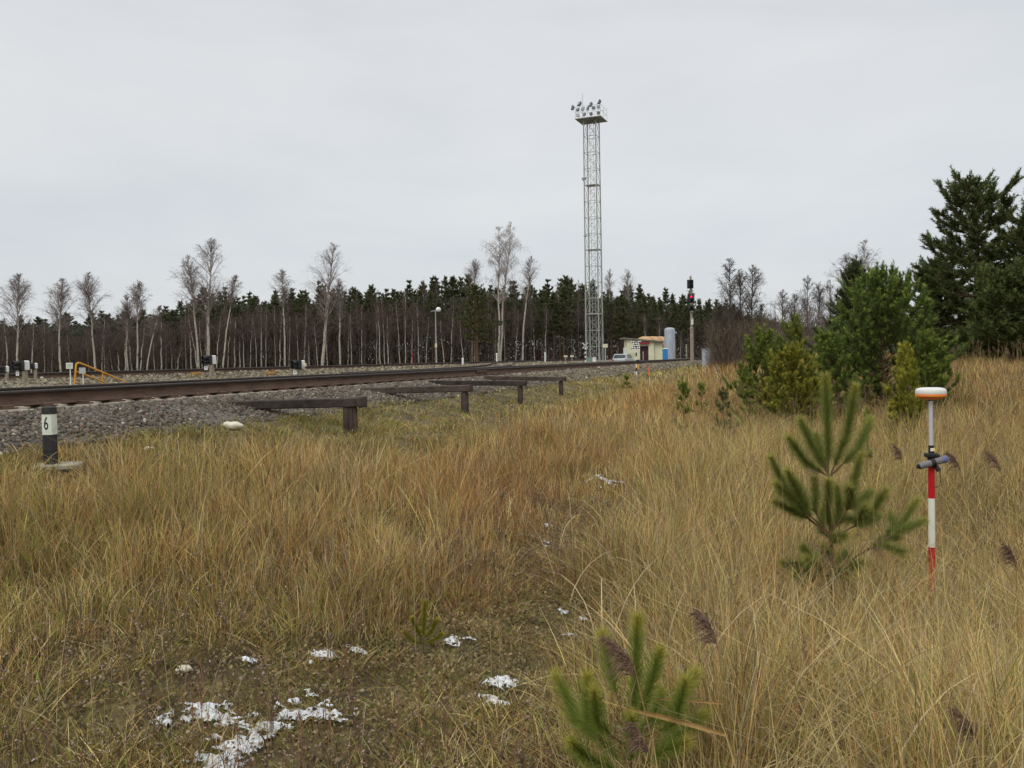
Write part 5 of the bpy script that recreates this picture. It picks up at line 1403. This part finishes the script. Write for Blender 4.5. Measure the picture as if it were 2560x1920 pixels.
con_at('mature_pine', 2352, 650, 34, 210, 'lower dark pine left in front of the tallest pine', 83, whorls=14, nb=8, side=18, shape=.6, cb=.03, up0=40, up1=0, trunk_r=.09, jitter=.3, **MP)
con_at('mature_pine', 2520, 690, 25, 260, 'dark low pine filling the gap under the tallest pine', 84, whorls=11, nb=8, side=18, shape=.45, cb=.02, up0=40, up1=5, trunk_r=.08, jitter=.3, **MP)

# ---------------- bare trees
def bare_tree(name, loc, H, seed, label=None, cat='birch tree', group=None, crown=.45, width=.2, tr=None, bark='birch', twigc=(.15, .10, .085), nb=26, ntw=7, tw=.010, rz=0, lean=(0, 0), up=60, droop=.2, stemfork=None):
    rng = np.random.default_rng(seed); t = thing(name, label, cat, loc, rz=rz, group=group); crown -= .07
    tr = (tr or H * .011) * .8; N = 14; TP = [np.zeros(3)]
    w_ = rng.normal(0, 1, (N, 2)).cumsum(0) * H * .0030
    for i in range(N):
        s = (i + 1) / N; TP.append(np.array([lean[0] * H * s ** 1.3 + w_[i, 0], lean[1] * H * s + w_[i, 1], H * s]))
    TP = np.array(TP); TP[0, 2] = -.3
    def tpos(s): return np.array([np.interp(s, np.linspace(0, 1, N + 1), TP[:, j]) for j in range(3)])
    m = MB(); m.tube(TP, [tr * (1 - i / N) ** .75 + .012 for i in range(N + 1)], 7); trunk_o = m.build('trunk', M_[bark], t, smooth=True)
    B = NP(); tc_ = np.array(twigc)
    for b_ in range(nb):
        s = crown + (1 - crown) * rng.uniform(0, 1) * .98; rel_ = (s - crown) / (1 - crown)
        L_ = H * width * (.25 + 1.0 * math.sin(math.pi * min(1, rel_ * .82 + .20)) ** .9) * rng.uniform(.5, 1.2)
        L_ = min(L_, (H - s * H) * .58 + H * .02)
        az = rng.uniform(0, 6.283); e = R(up + rng.normal(0, 10)); P = [tpos(s)]; n = 5
        for i in range(n):
            e2 = e - droop * (i / n) ** 2 + rng.normal(0, .12); a2 = az + rng.normal(0, .15)
            P.append(P[-1] + np.array([math.cos(a2) * math.cos(e2), math.sin(a2) * math.cos(e2), math.sin(e2)]) * L_ / n)
        P = np.array(P); r_ = np.linspace(tr * .28 * (1 - rel_ * .6) + tw * .5, tw * .7, n + 1)
        add_segs(B, P[:-1], P[1:], r_[:-1], r_[1:], tc_ * (1.0 if bark == 'dark_bark' else 1.45), 4)
        for _ in range(ntw):
            u = rng.uniform(.15, 1); i = min(n - 1, int(u * n)); q = P[i] + (P[i + 1] - P[i]) * (u * n - i); dd_ = unit((P[i + 1] - P[i])[None])[0]
            dv_ = unit((dd_ + rng.normal(size=3) * .55)[None])[0]; l2 = L_ * rng.uniform(.25, .5); q1 = q + dv_ * l2 * .5; q2 = q1 + unit((dv_ + np.array([0, 0, -droop * 1.5]) + rng.normal(size=3) * .2)[None])[0] * l2 * .5
            add_segs(B, [q, q1], [q1, q2], [tw * .8, tw * .6], [tw * .6, tw * .35], tc_, 3)
            for _2 in range(3):
                v_ = rng.uniform(.2, 1); qq = q + (q2 - q) * v_; dv2 = unit((dv_ * .8 + rng.normal(size=3) * .5 + np.array([0, 0, -droop * 2]))[None])[0]; l3 = l2 * rng.uniform(.3, .6)
                add_segs(B, [qq], [qq + dv2 * l3], tw * .5, tw * .3, tc_ * .95, 3)
    B.build('crown', M_['twig'], t)
    return t
def bare_at(px, ytop, d, label, seed, basepx=None, **k):
    bpx = basepx if basepx is not None else px
    b = on_ground(bpx, d); b.z -= .05; tpv = at(px, ytop, d); H = tpv.z - b.z
    nm = k.pop('name', 'birch_tree')
    return bare_tree(nm, b, H, seed, label, lean=((tpv.x - b.x) / H, 0), **k)
def dfor(px): return 68 + np.clip(px / 1270, 0, 1.35) * 50
BT = dict(tw=.0105, nb=64, ntw=11, up=60, twigc=(.22, .18, .165))
bare_at(45, 685, 66, 'bare birch with rounded crown, first tall one from the left edge', 401, 43, width=.26, crown=.48, **BT)
bare_at(158, 697, 68, 'bare birch with spreading crown, forked low, left of the narrow pointed birch', 402, 150, width=.26, crown=.5, **BT)
bare_at(212, 680, 70, 'bare birch with narrow pointed crown left of the yellow handrail', 403, 237, width=.20, crown=.48, **BT)
bare_at(345, 702, 72, 'thin straight birch with small crown above the yellow handrail', 404, 342, width=.14, crown=.62, **BT)
bare_at(315, 738, 73, 'low crowned birch beside the thin straight birch', 405, 318, width=.18, crown=.55, **BT)
bare_at(400, 765, 71, 'slanting forked white birch over the end of the handrail', 406, 365, width=.14, crown=.6, **BT)
bare_at(468, 640, 76, 'tall birch with pale curved trunk left of the tallest left birch', 407, 496, width=.17, crown=.55, **BT)
bare_at(526, 596, 77, 'tallest birch in the left half, thick white trunk and pointed crown', 408, 524, width=.18, crown=.45, tr=.17, **BT)
bare_at(594, 690, 77, 'birch leaning right with a small crown beside the tallest left birch', 409, 556, width=.11, crown=.72, **BT)
bare_at(708, 676, 82, 'slim birch with compact crown behind the dwarf signals', 410, 712, width=.11, crown=.68, **BT)
bare_at(834, 608, 88, 'prominent white birch with long low side limbs in the middle of the forest edge', 411, 806, width=.17, crown=.38, tr=.2, **BT)
bare_at(846, 700, 90, 'thinner birch just right of the prominent white birch', 412, 851, width=.13, crown=.6, tr=.12, **BT)
bare_at(1246, 566, 116, 'left stem of the tall forked birch pair near the centre', 413, 1246, width=.13, crown=.50, tr=.17, twigc=(.30, .26, .24), nb=60, ntw=11, tw=.013, droop=.9)
bare_at(1276, 556, 117, 'right stem of the tall forked birch pair near the centre', 414, 1252, width=.14, crown=.50, tr=.17, twigc=(.30, .26, .24), nb=60, ntw=11, tw=.013, droop=.9)
bare_at(1331, 642, 117, 'slender leaning birch with thin whitish crown left of the light mast', 415, 1306, width=.11, crown=.6, **BT)
bare_at(1188, 650, 130, 'thin forked birch crown showing above the pines', 416, 1180, width=.13, crown=.7, **BT)
bare_at(1527, 672, 150, 'faint bare treetop right beside the light mast', 417, width=.09, crown=.6, **BT)
bare_at(1570, 672, 150, 'faint bare treetop farther right of the mast above the hut', 418, width=.10, crown=.6, **BT)
DK = dict(bark='dark_bark', twigc=(.105, .085, .07), name='alder_tree', cat='bare tree')
for i, (px, yt, d_, lb, wd) in enumerate(((1822, 648, 46, 'tall bare dark tree, leftmost of the three by the relay cabinet', .16), (1850, 672, 47, 'middle bare dark tree of the three by the relay cabinet', .14), (1880, 662, 46, 'bare dark tree, rightmost of the three by the relay cabinet', .18), (1800, 760, 44, 'low bare shrub tree hugging the relay cabinet', .3), (1905, 760, 48, 'low bare tree right below the three dark trees', .3))):
    bare_at(px, yt, d_, lb, 430 + i, width=wd, crown=.22, nb=70, ntw=12, tw=.0085, tr=.05, **DK)
for i, (px, yt, lb, c_) in enumerate(((2112, 630, 'pale bare birch behind the dark spruce, left of two', (.24, .21, .20)), (2160, 602, 'pale bare birch behind the dark spruce, taller, right of two', (.24, .21, .20)))):
    bare_at(px, yt, 62, lb, 440 + i, width=.17, crown=.25, twigc=c_, nb=60, ntw=11, tw=.011, tr=.06)
for i, (px, yt, lb) in enumerate(((1955, 725, 'small bare tree, first of the dark row on the skyline'), (2018, 692, 'bare tree with pointed top, second of the dark row on the skyline'), (2048, 705, 'bare tree with broad top, third of the dark row on the skyline'), (2080, 700, 'leaning bare tree, last of the dark row on the skyline'), (1985, 735, 'lower bare tree in the gap of the dark skyline row'))):
    bare_at(px, yt, 66, lb, 450 + i, width=.20, crown=.2, nb=60, ntw=11, tw=.010, tr=.05, group='dark bare trees on the skyline', **DK)

# forest: prototypes, then copies
fr = random.Random(77)
def forest_pine(seed, H, Rr, coarse=1.0, loc=(0, 0, 0), col=(.070, .092, .060), tip=(.125, .145, .085), cb=.45, label='', shape=.5):
    return conifer('pine_tree', loc, H, Rr, seed, label, whorls=14, nb=5, side=6, shape=.8, cb=cb, nl=.34, nw=.13, nper=24, shootlen=.65, col=col, tip=tip, up0=45, up1=5, curl=.3, jitter=.3, trunk_r=.13, flat=.4)
pg = 'pines of the forest behind the tracks'
plab = 'dark green pine in the forest behind the tracks'
protos = [forest_pine(500 + i, 16, 2.1 + .3 * (i % 3), label=plab, cb=.35 + .1 * (i % 3)) for i in range(5)]
for o in protos: o['group'] = pg
def skyline(px):
    return float(np.interp(px, [-100, 0, 120, 200, 300, 400, 480, 560, 700, 850, 950, 1000, 1100, 1200, 1300, 1400, 1500, 1600, 1700, 1780, 1850, 1930, 2050, 2700], [790, 785, 782, 788, 770, 752, 742, 716, 708, 706, 696, 690, 690, 690, 694, 692, 694, 706, 722, 742, 758, 770, 800, 800]))
cnt = 0
def part_of(px): return 'at the left, above the yellow handrail and dwarf signals' if px < 560 else 'between the left birches and the lamp post' if px < 1085 else 'between the lamp post and the light mast' if px < 1480 else 'to the right of the light mast'
def place_pine(px, d_, ytop):
    global cnt
    o = protos[cnt] if cnt < 5 else copy_tree(protos[fr.randrange(5)])
    cnt += 1
    b = on_ground(px, d_); H = at(px, ytop, d_).z - b.z; s = H / 16.6
    o['label'] = 'dark green forest pine ' + part_of(px); o['group'] = 'forest pines ' + part_of(px)
    o.location = b; wv = min(1.6, max(.65, s)) * fr.uniform(.9, 1.15); o.scale = (wv, wv, s); o.rotation_euler = (0, 0, fr.uniform(0, 6.28))
for i in range(150):                       # rear skyline rows
    px = -90 + i * (1920 + 90) / 150 + fr.uniform(-8, 8)
    row = i % 2
    place_pine(px, float(dfor(px)) + 26 + row * 12 + fr.uniform(0, 8), skyline(px) + 9 * math.sin(px * .021) + 6 * math.sin(px * .057 + 1) + fr.uniform(-16, 18) + 26 * fr.random() ** 3)
for i in range(110):                        # middle rows
    px = 380 + i * 1420 / 110 + fr.uniform(-9, 9)
    place_pine(px, float(dfor(px)) + 14 + fr.uniform(0, 9), skyline(px) + fr.uniform(12, 70))
for px, yt, w_ in ((1195, 705, 1), (1385, 720, 1), (1355, 760, 1), (1410, 700, 1), (1545, 730, 1), (1600, 740, 1), (1640, 735, 1), (1690, 745, 1), (1560, 760, 1), (1720, 755, 1)):
    place_pine(px, float(dfor(px)) + 4, yt)
fp_ = con_at('pine_tree', 1193, 708, 108, 120, 'brighter green pine with bare lower trunk standing forward in the forest edge', 590, whorls=12, nb=6, side=6, shape=.45, cb=.32, nl=.30, nw=.10, nper=12, shootlen=.7, col=(.05, .075, .03), tip=(.09, .115, .04), up0=40, up1=0, curl=.3, trunk_r=.14, flat=.5)

# slim birches and bare trunks of the forest edge: prototypes and copies
bg_ = 'slim birches along the forest edge'
blab = 'slim bare birch among the many along the forest edge'
bp = [bare_tree('birch_tree', (0, 0, 0), 11, 600 + i, blab, 'birch tree', bg_, crown=.5, width=.15, tr=.080, nb=30, ntw=7, tw=.016, bark='birch' if i < 3 else 'birch_far', twigc=(.115, .085, .075), up=68, lean=(fr.uniform(-.05, .05), 0)) for i in range(6)]
cb_ = 0
def place_birch(px, d_, ytop, wv=1.0, kind=None):
    global cb_
    o = bp[cb_] if cb_ < 6 else copy_tree(bp[fr.randrange(6) if kind is None else kind])
    cb_ += 1
    b = on_ground(px, d_); b.z -= .1; H = at(px, ytop, d_).z - b.z
    o['label'] = 'slim bare forest birch ' + part_of(px); o['group'] = 'slim forest edge birches ' + part_of(px)
    o.location = b; o.scale = (wv, wv, H / 11); o.rotation_euler = (0, 0, fr.uniform(0, 6.28))
for px, yt in ((20, 800), (75, 820), (110, 800), (128, 830), (175, 790), (222, 805), (255, 830), (262, 790), (280, 860), (297, 850), (312, 790), (330, 800), (352, 810), (385, 850), (402, 800), (430, 840), (440, 850), (465, 780), (478, 790), (492, 800), (505, 800), (515, 780), (540, 800), (568, 790), (585, 780), (600, 810), (612, 800), (625, 780), (640, 800), (655, 770), (664, 780), (690, 760), (700, 790), (722, 790), (745, 800), (760, 770), (775, 800), (795, 790), (818, 780), (848, 780), (868, 790), (880, 770), (903, 760), (940, 770), (952, 745), (960, 740), (972, 790), (1001, 745), (1013, 740), (1030, 790), (1047, 745), (1066, 780), (1112, 800), (1127, 730), (1160, 800), (1188, 800), (1236, 780), (1262, 760), (1290, 790), (1335, 780), (1362, 770), (1368, 760), (1432, 790), (1465, 780), (1612, 790), (1700, 820), (1650, 790)):
    place_birch(px + fr.uniform(-2, 2), float(dfor(px)) + fr.uniform(-1, 6), yt + fr.uniform(-15, 15), fr.uniform(.5, 1.0), fr.randrange(3))
for i in range(110):
    px = -40 + i * 1580 / 110 + fr.uniform(-14, 14)
    place_birch(px, float(dfor(px)) + fr.uniform(6, 24), skyline(px) + fr.uniform(5, 150), fr.uniform(.5, .9), 3 + fr.randrange(3))

# deep wood reading as one mass: undergrowth, crowns and twigs behind the edge
def deep_wood():
    rng = np.random.default_rng(88); B = NP()
    n = 6500
    px = rng.uniform(-260, 2150, n); dd_ = 68 + np.clip(px / 1270, 0, 1.4) * 50 + 20 + rng.uniform(0, 45, n)
    for lay, (c, t_) in enumerate((((.045, .058, .034), 1), ((.085, .064, .055), 0))):
        k = rng.uniform(0, 1, n) < (.6 if lay == 0 else .4)
        pxk = px[k]; dk = dd_[k]; X = (pxk - 1280) / FPX * dk; Y = dk; Z0 = gz(X, Y)
        sk = np.array([skyline(a) for a in pxk]); Htop = ((919 - .0175 * pxk) - sk) / FPX * dk + .7
        h = Htop * rng.uniform(0, .88, len(pxk)) ** 1.35; m_ = len(pxk); q = 26
        P = np.stack([X, Y, Z0 + h], 1)[np.repeat(np.arange(m_), q)] + rng.normal(size=(m_ * q, 3)) * np.array([1.1, 1.1, 1.0])
        P[:, 2] = np.minimum(P[:, 2], np.repeat(Z0 + Htop * .72, q) + rng.uniform(-.4, .2, m_ * q))
        add_needles(B, rng, P, np.tile([[0, 0, 1.]], (m_ * q, 1)) + rng.normal(size=(m_ * q, 3)) * .8, .75, .30 if lay == 0 else .07, np.array(c) * rng.uniform(.6, 1.4, (m_ * q, 1)), (10, 70))
    tag(B.build('forest', M_['twig']), 'dense dark depth of the forest behind the birches and pines', kind='stuff')
    # brown undergrowth and fine twigs at the edge
    B = NP(); n = 26000; px = rng.uniform(-260, 1800, n); d_ = 68 + np.clip(px / 1270, 0, 1.4) * 50 + rng.uniform(3, 26, n)
    X = (px - 1280) / FPX * d_; Y = d_; Z = gz(X, Y) + rng.uniform(0, 1, n) ** 1.1 * (((919 - .0175 * px) - np.array([skyline(a) for a in px])) / FPX * d_ * .62)
    P = np.stack([X, Y, Z], 1); D = unit(rng.normal(size=(n, 3)) * np.array([.45, .45, .3]) + np.array([0, 0, 1.]))
    add_segs(B, P, P + D * rng.uniform(.7, 2.2, (n, 1)), .022, .008, np.array((.088, .068, .056)) * rng.uniform(.6, 1.4, (n, 1)), 3)
    tag(B.build('brushwood', M_['twig']), 'purplish brown brushwood and twigs between the birch trunks', kind='stuff')
    # purple brown scrub at the right behind the thicket
    B = NP(); n = 17000; px = rng.uniform(1775, 2700, n); d_ = rng.uniform(56, 90, n); top_ = np.interp(px, [1775, 1850, 1950, 2000, 2150, 2300, 2700], [.6, 1.9, 3.6, 4.0, 4.0, 3.0, 3.0])
    X = (px - 1280) / FPX * d_; Y = d_; Z = gz(X, Y) + rng.uniform(0, 1, n) * top_ * .8
    P = np.stack([X, Y, Z], 1); D = unit(rng.normal(size=(n, 3)) * np.array([.4, .4, .2]) + np.array([0, 0, 1.]))
    add_segs(B, P, P + D * rng.uniform(.5, 1.6, (n, 1)), .016, .006, np.array((.135, .105, .088)) * rng.uniform(.6, 1.4, (n, 1)), 3)
    tag(B.build('brushwood', M_['twig']), 'reddish brown thicket of bare shrubs behind the pine thicket', kind='stuff')
    B = NP(); n = 3500; px = rng.uniform(1775, 1930, n); d_ = rng.uniform(42, 50, n)
    X = (px - 1280) / FPX * d_; Y = d_; Z = gz(X, Y) + rng.uniform(0, 1, n) ** 1.3 * 2.0
    P = np.stack([X, Y, Z], 1); D = unit(rng.normal(size=(n, 3)) * np.array([.5, .5, .2]) + np.array([0, 0, 1.]))
    add_segs(B, P, P + D * rng.uniform(.3, .9, (n, 1)), .009, .004, np.array((.13, .10, .07)) * rng.uniform(.6, 1.4, (n, 1)), 3)
    tag(B.build('brushwood', M_['twig']), 'olive brown low twigs around the feet of the three dark bare trees', kind='stuff')
deep_wood()
